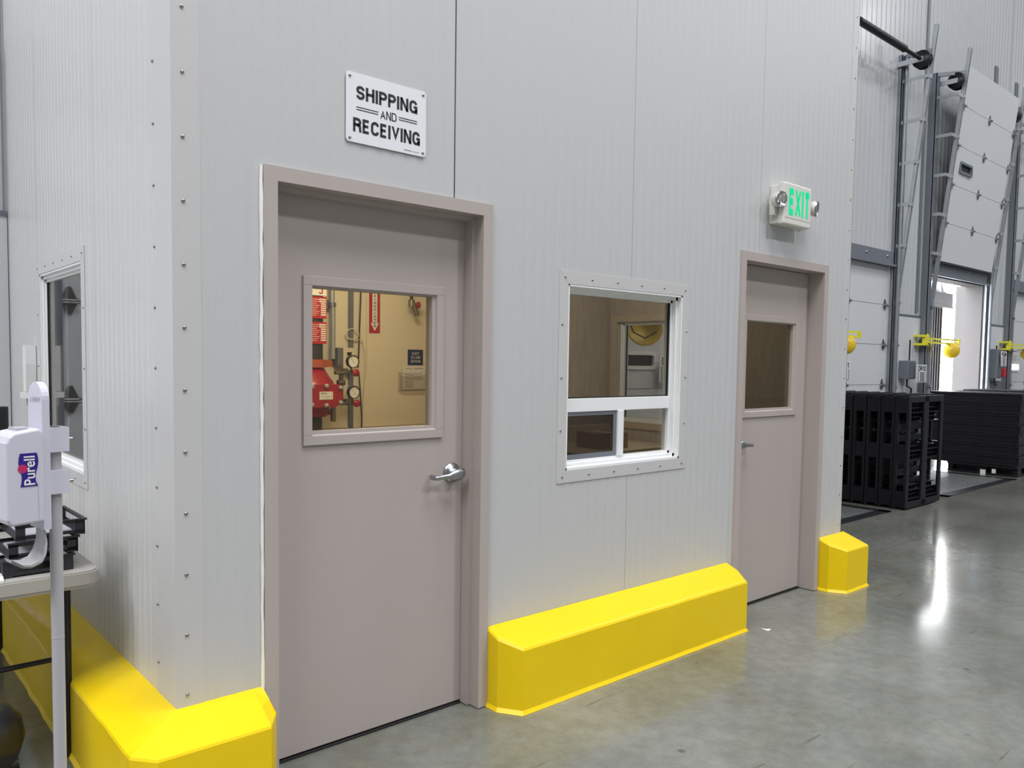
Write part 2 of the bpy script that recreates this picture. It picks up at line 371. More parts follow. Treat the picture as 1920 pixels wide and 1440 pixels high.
def panelgrid(us, zs, hole, mapf, thick):
    """sheet of thickness with a pressed profile. us: [(u, depth)], zs: heights, hole(u, z) -> True where cut out"""
    mb = MB(); nu, nz = len(us), len(zs)
    F = {}; vs = []
    for i, (u, d) in enumerate(us):
        for j, z in enumerate(zs):
            F[(i, j, 0)] = len(vs); vs.append(mapf(u, d, z)); F[(i, j, 1)] = len(vs); vs.append(mapf(u, thick, z))
    keep = [[not hole((us[i][0] + us[i + 1][0]) / 2, (zs[j] + zs[j + 1]) / 2) for j in range(nz - 1)] for i in range(nu - 1)]
    K = lambda i, j: 0 <= i < nu - 1 and 0 <= j < nz - 1 and keep[i][j]
    fs = []
    for i in range(nu - 1):
        for j in range(nz - 1):
            if not keep[i][j]: continue
            fs.append((F[i, j, 0], F[i + 1, j, 0], F[i + 1, j + 1, 0], F[i, j + 1, 0]))
            fs.append((F[i, j, 1], F[i, j + 1, 1], F[i + 1, j + 1, 1], F[i + 1, j, 1]))
            if not K(i - 1, j): fs.append((F[i, j, 0], F[i, j + 1, 0], F[i, j + 1, 1], F[i, j, 1]))
            if not K(i + 1, j): fs.append((F[i + 1, j, 0], F[i + 1, j, 1], F[i + 1, j + 1, 1], F[i + 1, j + 1, 0]))
            if not K(i, j - 1): fs.append((F[i, j, 0], F[i, j, 1], F[i + 1, j, 1], F[i + 1, j, 0]))
            if not K(i, j + 1): fs.append((F[i, j + 1, 0], F[i + 1, j + 1, 0], F[i + 1, j + 1, 1], F[i, j + 1, 1]))
    return mb.add(vs, fs)
def ribbed(parent, name, mt, u0, u1, z0, z1, holes, mapf, thick, pitch, gw, gd, edges=()):
    """one panel from u0 to u1, grooves gw wide and gd deep every pitch; holes: (a, b, za, zb)"""
    pts = {round(u0, 5): 0.0, round(u1, 5): 0.0}
    k = math.ceil((u0 + 0.5 * pitch) / pitch)
    while k * pitch < u1 - 0.4 * pitch:
        c = k * pitch
        for du, d in ((-gw, 0), (-gw * 0.4, gd), (gw * 0.4, gd), (gw, 0)): pts[round(c + du, 5)] = d
        k += 1
    def depth(u):
        ks = sorted(pts)
        for a, b in zip(ks, ks[1:]):
            if a <= u <= b: return pts[a] + (pts[b] - pts[a]) * (u - a) / (b - a)
        return 0.0
    for h in holes:
        for e in h[:2]:
            if u0 < e < u1 and round(e, 5) not in pts: pts[round(e, 5)] = depth(e)
    zs = sorted({z0, z1} | {e for h in holes for e in h[2:] if z0 < e < z1})
    hole = lambda u, z: any(a < u < b and c < z < d for a, b, c, d in holes)
    return part(name, panelgrid([(u, pts[u]) for u in sorted(pts)], zs, hole, mapf, thick), mt, parent)

# ================================================================== THE HALL
DW = 2.83                                    # inside face of the dock wall
DL = {'far': 16.90, 'open': 13.02, 'mid': 9.10, 'near': 5.20, 'hidden': -2.65}   # left edge of each dock opening
DOORW, DOORH = 2.44, 3.05
HX0, HX1, HY0, HZ = -14.0, 32.0, -18.0, 13.0

# floor: slabs with sawn joints over a base
fl = struct('floor', MB().box(HX0, HX1, HY0, DW + 0.3, -0.30, -0.03), DARK)
gx = [HX0, -5.5, 5.9, 17.3, HX1]; gy = [HY0, -10.4, -5.1, 0.235, DW + 0.3]
for i in range(len(gx) - 1):
    for j in range(len(gy) - 1):
        part('concrete_slab', MB().box(gx[i] + 0.003, gx[i + 1] - 0.003, gy[j] + 0.003, gy[j + 1] - 0.003, -0.03, 0.0), FLOOR, fl)
struct('ceiling', MB().box(HX0, HX1, HY0, DW + 0.3, HZ, HZ + 0.2), CEIL)
struct('wall_left_hall', MB().box(HX0 - 0.2, HX0, HY0, DW + 0.3, -0.2, HZ), HALLW)
struct('wall_right_hall', MB().box(HX1, HX1 + 0.2, HY0, DW + 0.3, -0.2, HZ), HALLW)
struct('wall_behind', MB().box(HX0, HX1, HY0 - 0.2, HY0, -0.2, HZ), HALLW)

# dock wall: upright ribbed sheets above, openings cut for the doors
wb = root('wall_dock', (0, 0, 0), kind='structure')
openings = [(DL[k], DL[k] + DOORW, -1, DOORH) for k in DL]
fmap = lambda u, d, z: (u, DW + d, z)
xs = [HX0, -6.4, -2.9, 0.30, 4.2, 8.3, 12.55, 16.35, 20.3, 25.0, HX1]
for a, b in zip(xs, xs[1:]):
    ribbed(wb, 'wall_sheet', PANEL2, a + 0.006, b - 0.006, -0.2, HZ, openings, fmap, 0.28, 0.15, 0.022, 0.010)
part('backing', MB().box(HX0, HX1, DW + 0.285, DW + 0.30, DOORH + 0.1, HZ), DARK, wb)
# smooth lower skirt between the openings (up to 2.35 m) with seam trim
for a, b in ((DL['near'] + DOORW + .06, DL['mid'] - .06), (DL['mid'] + DOORW + .06, DL['open'] - .06), (DL['open'] + DOORW + .06, DL['far'] - .06), (DL['far'] + DOORW + .06, 22.0), (-.155, -.004), (4.6, 5.1), (-6, -2.71)):
    part('skirt_panel', MB().box(a, b, DW - 0.014, DW + 0.01, 0.0, 2.32), DDOOR, wb)
    part('skirt_cap', MB().box(a, b, DW - 0.022, DW - 0.002, 2.32, 2.35), GALVD, wb)
part('track_angle', MB().box(-0.205, -0.165, DW - 0.07, DW + 0.02, 0.0, 3.4), GREYP, wb)
# headers over the openings
for k in ('far', 'open', 'mid', 'near'):
    L = DL[k]
    part('door_header', MB().box(L - 0.16, L + DOORW + 0.12, DW - 0.05, DW + 0.12, 3.05, 3.26).box(L - 0.16, L + DOORW + 0.12, DW - 0.075, DW - 0.045, 3.04, 3.075), GREYP, wb)
    hd = [c for c in kids(wb) if c.name.startswith('door_header')][-1]
    for i in range(4):
        part('header_bolt', MB().lathe((L + 0.2 + i * 0.68, DW - 0.05, 3.18), (0, -1, 0), [(0, 0.02), (0.012, 0.02), (0.016, 0.0)], 8), CHROME, hd)
part('dark_slot', MB().box(15.50, 15.64, DW - 0.03, DW + 0.02, 6.66, 7.02), GREYP, wb)
part('dark_slot', MB().box(16.59, 16.72, DW - 0.03, DW + 0.02, 6.62, 6.98), GREYP, wb)
part('wall_seam_cap', MB().box(12.52, 12.60, DW - 0.02, DW + 0.01, 2.4, HZ), GREYP, wb)

# outside ground and a brown dock pad seen through the open bay
struct('ground_outside', MB().box(-20, 60, DW + 0.3, 60, -1.4, -1.2), CONC2)
dp = root('dock_pad', (15.8, 3.6, -1.2), 'dark brown dock pad with ribbed upright face standing outside the open bay', 'dock pad')
pm = MB().box(15.70, 16.32, 3.85, 4.25, -1.2, 2.74)
part('pad', pm, BROWN, dp)
for i in range(5): part('pad_rib', MB().box(15.73 + i * 0.12, 15.77 + i * 0.12, 3.815, 3.86, -1.0, 2.70), BROWN, dp)
part('hood', MB().box(15.60, 16.70, 3.80, 4.35, 2.74, 3.02).box(15.60, 16.70, 3.78, 3.83, 2.72, 2.76), BROWN, dp)
hm = MB(); R = random.Random(3)
for i in range(7):
    x = 15.62 + i * 0.12
    hm.add([(x, 3.80, 3.02), (x + 0.16, 3.9, 3.02), (x + R.uniform(-.02, .12), 3.86, 3.2 + R.uniform(0, .2)), (x + .08, 4.2, 3.08 + R.uniform(0, .1))], [(0, 1, 2), (1, 3, 2), (0, 2, 3)])
part('torn_cover', hm, LGREY, dp, 'torn grey plastic cover')

# ------------------------------------------------------------------ dock doors
def rounded_ring(mb, cx, cz, w, h, t, y0, y1):
    P = rounded(w, h, 0.035, 4); Q = rounded(w - 2 * t, h - 2 * t, 0.02, 4); n = len(P)
    vs = [(cx + a, y, cz + b) for y in (y0, y1) for a, b in P] + [(cx + a, y, cz + b) for y in (y0, y1) for a, b in Q]
    fs = []
    for i in range(n):
        j = (i + 1) % n
        fs += [(i, j, 2 * n + j, 2 * n + i), (n + i, 3 * n + i, 3 * n + j, n + j), (i, n + i, n + j, j), (2 * n + i, 2 * n + j, 3 * n + j, 3 * n + i)]
    return mb.add(vs, fs)
LEAN = 0.105
def track_y(z): return DW - 0.03 - LEAN * max(0.0, z - 2.6)
def hinge_mesh(parent, x, yf, z, rod):
    h = MB()
    h.prism([(-0.045, 0.01), (0.045, 0.01), (0.012, 0.085), (-0.012, 0.085)], (x, yf, z), X_, Z_, Y_, -0.008, 0.0)
    h.prism([(-0.045, -0.02), (-0.012, -0.085), (0.012, -0.085), (0.045, -0.02)], (x, yf, z), X_, Z_, Y_, -0.008, 0.0)
    o = part('hinge', h, HING, parent)
    k = MB().tube([(x - 0.05, yf - 0.02, z), (x + 0.05, yf - 0.02, z)], 0.009, 8)
    for sx in (-0.048, 0.044): k.box(x + sx, x + sx + 0.006, yf - 0.034, yf, z - 0.02, z + 0.012)
    if rod: k.tube([(x + rod, yf - 0.032, z - 0.014), (x - rod * 0.9, yf - 0.032, z - 0.014)], 0.0065, 8)
    part('hinge_pin', k, CHROME, o)
    return o
def dock_door(name, L, z0, raised, dark=False, edge=0.05):
    """five insulated sections; a raised door follows the leaning track"""
    r = root(name, (L, DW, 0), kind='structure'); H = 0.61; yf0 = DW + 0.03
    if raised: yf0 = 0.0
    for i in range(5):
        za = z0 + i * H; zb = za + H - 0.007
        def yy(z): return (track_y(z) - 0.03) if raised else yf0
        m = MB(); cx0, cx1 = L + 0.01, L + DOORW - 0.01
        wz0, wz1 = za + 0.235, za + 0.365; wx0, wx1 = L + 0.30, L + 0.78
        def slab(a, b, c, d):
            ya, yb = yy(c), yy(d)
            m.add([(a, ya, c), (b, ya, c), (b, ya + .05, c), (a, ya + .05, c), (a, yb, d), (b, yb, d), (b, yb + .05, d), (a, yb + .05, d)],
                  [(0, 1, 5, 4), (1, 2, 6, 5), (2, 3, 7, 6), (3, 0, 4, 7), (0, 3, 2, 1), (4, 5, 6, 7)])
        if i == 2:
            slab(cx0, cx1, za, wz0); slab(cx0, cx1, wz1, zb); slab(cx0, wx0, wz0, wz1); slab(wx1, cx1, wz0, wz1)
        else: slab(cx0, cx1, za, zb)
        o = part('door_section', m, DDOOR, r)
        if i == 2:
            yc = yy((wz0 + wz1) / 2)
            ring = MB(); rounded_ring(ring, (wx0 + wx1) / 2, (wz0 + wz1) / 2, wx1 - wx0 + 0.06, wz1 - wz0 + 0.06, 0.038, yc - 0.018, yc + 0.012)
            part('window_frame', ring, VINYL if not raised else GREYP, o)
            part('window_pane', MB().box(wx0 - .01, wx1 + .01, yc + 0.02, yc + 0.028, wz0 - .01, wz1 + .01), BLACKG if (dark or raised) else GL_C, o)  # dark panes: opaque black stands in for the dark view behind the glass
        if i > 0:
            zz = za - 0.004
            yq = (track_y(zz) - 0.03) if raised else yf0
            part('light_stop_bar', MB().box(L + 0.01, L + DOORW - 0.01, yq + 0.012, yq + 0.042, za - 0.012, za + 0.004), GREYP, o)  # added bar that blocks sky light leaking through the section gap
            for hx, rod in ((L + 0.06, -0.10), (L + DOORW * 0.5, 0), (L + DOORW - edge, 0.10)):
                hinge_mesh(o, hx, yy(zz) - 0.001, zz, rod)
    # bottom seal
    m = MB(); yb = (track_y(z0) - 0.03) if raised else yf0
    m.box(L + 0.01, L + DOORW - 0.01, yb, yb + 0.05, z0 - 0.03, z0)
    part('bottom_seal', m, BLACKP, r)
    return r
dock_door('door_3', DL['hidden'], 0.03, False)
dock_door('door_4', DL['near'], 0.03, False, dark=True)
dock_door('door_5', DL['mid'], 0.03, False)
dock_door('door_6', DL['open'], 3.27, True)
dock_door('door_7', DL['far'], 0.03, False)
# jamb lining of the open bay
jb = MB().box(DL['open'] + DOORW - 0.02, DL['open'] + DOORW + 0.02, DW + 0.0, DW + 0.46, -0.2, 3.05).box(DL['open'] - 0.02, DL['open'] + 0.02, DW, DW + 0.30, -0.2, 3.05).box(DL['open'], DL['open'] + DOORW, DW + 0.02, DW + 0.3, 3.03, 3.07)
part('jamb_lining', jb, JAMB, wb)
# guide tracks
def guide(L, side, label, top=6.55):
    """side -1: the heavy channel post left of a door, +1 the lighter post right of it"""
    e = L if side < 0 else L + DOORW
    xp = e - 0.24 if side < 0 else e + 0.09; xt = e - 0.05 if side < 0 else e + 0.13
    r = root('door_guide_track', (e, DW, 0), label, 'door track')
    w = 0.13 if side < 0 else 0.12
    p = MB()
    if side < 0:
        p.box(xp - w / 2, xp + w / 2, DW - 0.11, DW - 0.10, 0, 6.2).box(xp - w / 2, xp - w / 2 + 0.012, DW - 0.11, DW, 0, 6.2).box(xp + w / 2 - 0.012, xp + w / 2, DW - 0.11, DW, 0, 6.2)
        p.box(xp + 0.02, xp + 0.035, DW - 0.122, DW - 0.11, 0, 6.2)
    else:
        p.box(xp - w / 2, xp + w / 2, DW - 0.06, DW - 0.05, 0, 6.2).box(xp - w / 2, xp - w / 2 + 0.01, DW - 0.06, DW, 0, 6.2).box(xp + w / 2 - 0.01, xp + w / 2, DW - 0.06, DW, 0, 6.2).tube([(xp + 0.02, DW - 0.095, 0.1), (xp + 0.02, DW - 0.095, 6.2)], 0.034, 10)
    part('post', p, GREYP if side < 0 else GALVM, r)
    t = MB()
    for dx, dy in ((0, 0), (0.045, 0.0)):
        t.bar((xt + dx, track_y(0) - 0.04 + dy, 0.02), (xt + dx, track_y(2.6) - 0.04 + dy, 2.6), 0.014, 0.05, (0, 1, 0))
        t.bar((xt + dx, track_y(2.6) - 0.04 + dy, 2.6), (xt + dx, track_y(top) - 0.04 + dy, top), 0.014, 0.05, (0, 1, 0))
    t.bar((xt + 0.022, track_y(2.6) - 0.02, 2.6), (xt + 0.022, track_y(top) - 0.02, top), 0.075, 0.008, (0, 1, 0))
    part('rail', t, GALV, r)
    z = 3.36
    while z < 6.3:
        y = track_y(z) - 0.04
        part('rung', MB().bar((xp, DW - 0.06, z), (xp, y, z), 0.012, 0.05).bar((xp, y, z), (xt + 0.03, y, z), 0.012, 0.05).box(xt - 0.01, xt + 0.05, y - 0.03, y + 0.02, z - 0.03, z + 0.03), GALV, r)
        z += 0.615
    for z in (0.6, 1.2, 1.85, 2.5): part('clip', MB().box(xt - 0.04, xt + 0.09, DW - 0.09, DW - 0.02, z - 0.035, z + 0.035).tube([(xt - .05, DW - .1, z), (xt + .1, DW - .1, z)], 0.008, 6), GALVD, r)
    b = MB().bar((xp, DW - 0.1, 6.18), (xt, track_y(6.18) - 0.04, 6.18), 0.03, 0.06); part('top_bracket', b, GALVD, r)
    return r
guide(DL['open'], -1, 'thick grey post with leaning ladder rail at the near edge of the open dock bay')
guide(DL['open'], +1, 'thin galvanised guide rail at the far edge of the open dock bay')
guide(DL['mid'], +1, 'galvanised post and leaning rail beside the closed dock door nearest the office corner')
guide(DL['far'], -1, 'grey post with leaning ladder rail beyond the open bay, holding the red tagged box')
# torsion shafts with drums over the doors
def shaft(L, label):
    z, y = 6.06, DW - 0.33; r = root('torsion_shaft', (L, y, z), label, 'door shaft')
    part('shaft', MB().tube([(L - 0.15, y, z), (L + DOORW + 0.12, y, z)], 0.028, 10), BLACKM, r)
    part('spring', MB().tube([(L + 0.5, y, z), (L + 1.9, y, z)], 0.05, 12), BLACKM, r)
    for x in (L - 0.14, L + DOORW + 0.02):
        part('cable_drum', MB().lathe((x, y, z), X_, [(0, 0.0), (0, 0.13), (0.012, 0.13), (0.02, 0.10), (0.09, 0.07), (0.10, 0.13), (0.112, 0.13), (0.112, 0)], 20), BLACKM, r)
        part('bearing_plate', MB().box(x - 0.03, x - 0.018, y - 0.04, DW, z - 0.045, z + 0.03), GALV, r)
    return r
shaft(DL['mid'], 'black torsion shaft with drums high above the closed dock door nearest the office')
shaft(DL['open'], 'black torsion shaft and drum at the top of the raised dock door')
shaft(DL['far'], 'black torsion shaft above the farthest dock door')

# dock levelers in the floor
def leveler(L, label):
    r = root('dock_leveler', (L, 1.0, 0), label, 'dock leveler')
    x0, x1, y0, y1 = L + 0.02, L + 2.42, 0.97, DW - 0.02
    part('curb_angle', MB().box(x0, x1, y0, y0 + 0.11, 0.001, 0.008).box(x0, x0 + 0.11, y0, y1, 0.001, 0.008).box(x1 - 0.11, x1, y0, y1, 0.001, 0.008), BLACKP, r)
    d = MB().box(x0 + 0.125, x1 - 0.125, y0 + 0.13, y1, 0.001, 0.007)
    part('deck_plate', d, STEELP, r)
    t = MB()
    for i in range(30):
        for j in range(8):
            x = x0 + 0.2 + i * 0.07; y = y0 + 0.18 + j * 0.07
            t.obox((x, y, 0.007), (0.707, 0.707 if (i + j) % 2 else -0.707, 0), (-0.707 if (i + j) % 2 else 0.707, 0.707, 0), Z_, -0.016, 0.016, -0.004, 0.004, 0, 0.003)
    part('tread', t, STEELP, r, kind='stuff')
    part('deck_edge', MB().box(x0 + 0.112, x1 - 0.112, y0 + 0.112, y0 + 0.124, 0.0005, 0.003), DARK, r)
leveler(DL['near'], 'steel dock leveler plate in the floor just past the office corner')
leveler(DL['mid'], 'steel dock leveler plate in the floor between the two pallet stacks')
leveler(DL['open'], 'steel dock leveler plate at the open bay behind the flat pallets')

# ================================================================== THE OFFICE BOX
A1, B1, DOW, DOH = 0.353, 3.256, 0.920, 2.134
XR, OH = 4.54, 4.95
F = 0.0508
wf = root('wall_front', (0, 0, 0), kind='structure')
holes_f = [(A1 - 0.03, A1 + DOW + 0.03, -1, DOH + 0.03), (1.785, 2.675, 0.998, 1.897), (B1 - 0.03, B1 + DOW + 0.03, -1, DOH + 0.03)]
js = [0.0, 1.125, 2.243, 3.399, XR]
gaps = [0.0, 0.0035, 0.0012, 0.0012, 0.0]
for i in range(4):
    ribbed(wf, 'wall_panel', PANEL, js[i] + gaps[i], js[i + 1] - gaps[i + 1], 0.0, OH, holes_f, lambda u, d, z: (u, d, z), 0.10, 0.0635, 0.018, 0.0011)
part('joint_filler', MB().box(1.121, 1.129, 0.006, 0.09, 2.19, OH).box(2.238, 2.248, 0.003, 0.09, 1.95, OH).box(2.238, 2.248, 0.003, 0.09, 0, 0.94).box(3.394, 3.404, 0.003, 0.09, 2.19, OH), DARK, wf)
wl = root('wall_left', (0, 0, 0), kind='structure')
jy = [0.1, 0.93, 2.05, DW - 0.004]
for i in range(3):
    ribbed(wl, 'wall_panel', PANELG, jy[i] + 0.0008, jy[i + 1] - 0.0008, 0.0, OH, [(1.135, 1.995, 0.995, 1.935)], lambda u, d, z: (d, u, z), 0.10, 0.0635, 0.009, 0.0015)
wr = root('wall_right', (0, 0, 0), kind='structure')
ribbed(wr, 'wall_panel', PANEL, 0.1, DW - 0.004, 0.0, OH, [(1.10, 2.00, 0.998, 1.897)], lambda u, d, z: (XR - d, u, z), 0.10, 0.0635, 0.018, 0.0011)
struct('ceiling_office', MB().box(0.1, XR - 0.1, 0.1, DW - 0.004, 2.75, 2.80), BEIGE)
struct('roof_office', MB().box(0, XR, 0, DW - 0.004, OH, OH + 0.08), PANEL)

# corner flashings with rivets
rivme = MB().lathe((0, 0, 0), (0, 0, 1), [(0, 0.0062), (0.0015, 0.0062), (0.0035, 0.004), (0.004, 0.0)], 10).mesh('rivet', RIVET)
def rivet(parent, loc, nrm):
    q = Vector(nrm).to_track_quat('Z', 'Y').to_euler(); return share('rivet', rivme, loc, parent, q)
t1 = root('trim_1', (0, 0, 0), kind='structure')
part('flashing', MB().prism([(-0.0015, -0.0015), (0.09, -0.0015), (0.09, 0.0), (0.0, 0.0), (0.0, 0.19), (-0.0015, 0.19)], (0, 0, 0), X_, Y_, Z_, 0.30, OH), FLASH, t1)
z = 0.395
for k in range(22):
    rivet(t1, (0.035, -0.0025, z + 0.2035 * k), (0, -1, 0)); rivet(t1, (-0.0025, 0.171, z + 0.07 + 0.2035 * k), (-1, 0, 0))
t2 = root('trim_2', (0, 0, 0), kind='structure')
part('flashing', MB().box(XR - 0.075, XR + 0.003, -0.0025, 0.0, 0.28, OH).box(XR, XR + 0.0025, -0.0025, 0.09, 0.28, OH), FLASH, t2)
for k in range(22): rivet(t2, (XR - 0.035, -0.0025, 0.42 + 0.2035 * k), (0, -1, 0))

# ------------------------------------------------------------------ personnel doors
def hollow_rect(mb, x0, x1, z0, z1, t, y0, y1, c=0.0):
    mb.box(x0, x1, y0, y1, z1 - t, z1, c).box(x0, x1, y0, y1, z0, z0 + t, c).box(x0, x0 + t, y0, y1, z0 + t, z1 - t, c).box(x1 - t, x1, y0, y1, z0 + t, z1 - t, c)
    return mb
def personnel_door(name, a, stop, hand, gl):
    b = a + DOW; r = root(name, (a, 0, 0), kind='structure'); yf = -0.012; ys = 0.10
    fr = MB()
    # mitred steel frame: face, return
    fr.box(a - F, a, yf, 0.16, 0.004, DOH + F).box(b, b + F, yf, 0.16, 0.004, DOH + F).box(a, b, yf, 0.16, DOH, DOH + F)
    f = part('door_frame', fr, TAUPE, r)
    st = MB()
    if stop: st.box(a, a + 0.016, 0.046, ys - 0.001, 0.004, DOH).box(b - 0.016, b, 0.046, ys - 0.001, 0.004, DOH).box(a + 0.016, b - 0.016, 0.046, ys - 0.001, DOH - 0.016, DOH)
    else: st.box(a, a + 0.016, ys + 0.046, 0.158, 0.004, DOH).box(b - 0.016, b, ys + 0.046, 0.158, 0.004, DOH).box(a + 0.016, b - 0.016, ys + 0.046, 0.158, DOH - 0.016, DOH)
    part('door_stop', st, TAUPE, f)
    gx0, gx1, gz0, gz1 = a + 0.185, a + 0.737, 1.245, 1.787
    d = MB(); x0, x1 = a + 0.0165, b - 0.0165 if stop else b - 0.004
    if not stop: x0 = a + 0.004
    d.box(x0, x1, ys, ys + 0.045, 0.014, gz0).box(x0, x1, ys, ys + 0.045, gz1, DOH - 0.004).box(x0, gx0, ys, ys + 0.045, gz0, gz1).box(gx1, x1, ys, ys + 0.045, gz0, gz1)
    leaf = part('door_leaf', d, TAUPE, r)
    # vision lite kit: raised band with sloping inner lip
    lk = MB(); o_, i_ = 0.045, 0.0
    hollow_rect(lk, gx0 - 0.038, gx1 + 0.055, gz0 - 0.052, gz1 + 0.043, 0.036, ys - 0.010, ys + 0.001, 0.002)
    for (p0, p1, q0, q1) in (((gx0 - .003, gz0 - .017), (gx1 + .020, gz0 - .017), (gx0 + .004, gz0), (gx1, gz0)), ((gx1 + .020, gz0 - .017), (gx1 + .020, gz1 + .008), (gx1, gz0), (gx1, gz1)),
                             ((gx1 + .020, gz1 + .008), (gx0 - .003, gz1 + .008), (gx1, gz1), (gx0 + .004, gz1)), ((gx0 - .003, gz1 + .008), (gx0 - .003, gz0 - .017), (gx0 + .004, gz1), (gx0 + .004, gz0))):
        lk.add([(p0[0], ys - .008, p0[1]), (p1[0], ys - .008, p1[1]), (q1[0], ys + .018, q1[1]), (q0[0], ys + .018, q0[1])], [(0, 1, 2, 3)])
    part('lite_frame', lk, TAUPE, leaf)
    part('glass_pane', MB().box(gx0 - .004, gx1 + .004, ys + 0.018, ys + 0.024, gz0 - .004, gz1 + .004), gl, leaf)
    part('gap_shade', MB().box(a, b, ys - 0.01, ys + 0.06, 0.0005, 0.006), DARK, r)  # black strip painted in for the shade in the gap under the leaf
    # lever handle
    hx = b - 0.075 if hand > 0 else a + 0.085; s = -1 if hand > 0 else 1; hz = 1.036
    h = MB().lathe((hx, ys, hz), (0, -1, 0), [(0, 0.0), (0, 0.044), (0.006, 0.043), (0.014, 0.030), (0.020, 0.022), (0.05, 0.017), (0.052, 0.0)], 28)
    ho = part('rose', h, CHROME, leaf, 'satin chrome rose')
    lv = MB()
    sec = [(-0.026, 0.004, 0.014, 0.014), (-0.022, 0.003, 0.025, 0.022), (0.0, 0.000, 0.035, 0.025), (0.030, -0.004, 0.028, 0.020), (0.054, -0.006, 0.014, 0.014), (0.118, -0.009, 0.012, 0.012), (0.126, -0.009, 0.010, 0.010)]
    vs = []; n = 10
    for (u, dz, rz, ry) in sec:
        for k in range(n):
            t = 2 * math.pi * k / n; vs.append((hx + s * u, ys - 0.058 + ry * 0.6 * math.cos(t), hz + dz + rz * 0.8 * math.sin(t)))
    fs = [(i * n + k, i * n + (k + 1) % n, (i + 1) * n + (k + 1) % n, (i + 1) * n + k) for i in range(len(sec) - 1) for k in range(n)]
    fs += [tuple(range(n)), tuple(range((len(sec) - 1) * n, len(sec) * n))]
    lv.add(vs, fs, True)
    # return of the lever towards the leaf
    xe = hx + s * 0.120; lv.bar((xe, ys - 0.060, hz - 0.009), (xe - s * 0.004, ys - 0.012, hz - 0.009), 0.013, 0.019)
    part('lever', lv, CHROME, ho)
    return r
personnel_door('door_1', A1, True, +1, GL_D)
personnel_door('door_2', B1, False, -1, GL_D2)
# uneven bead of caulk beside the first frame
cb = MB(); R = random.Random(5); pts = []
z = 0.33
while z < DOH + F: pts.append((A1 - F - 0.006 + R.uniform(-.0012, .0012), -0.003, z)); z += 0.05
cb.tube(pts, [0.0065 + R.uniform(-.0015, .0015) for _ in pts], 8); part('caulk_bead', cb, CAULK, wf)

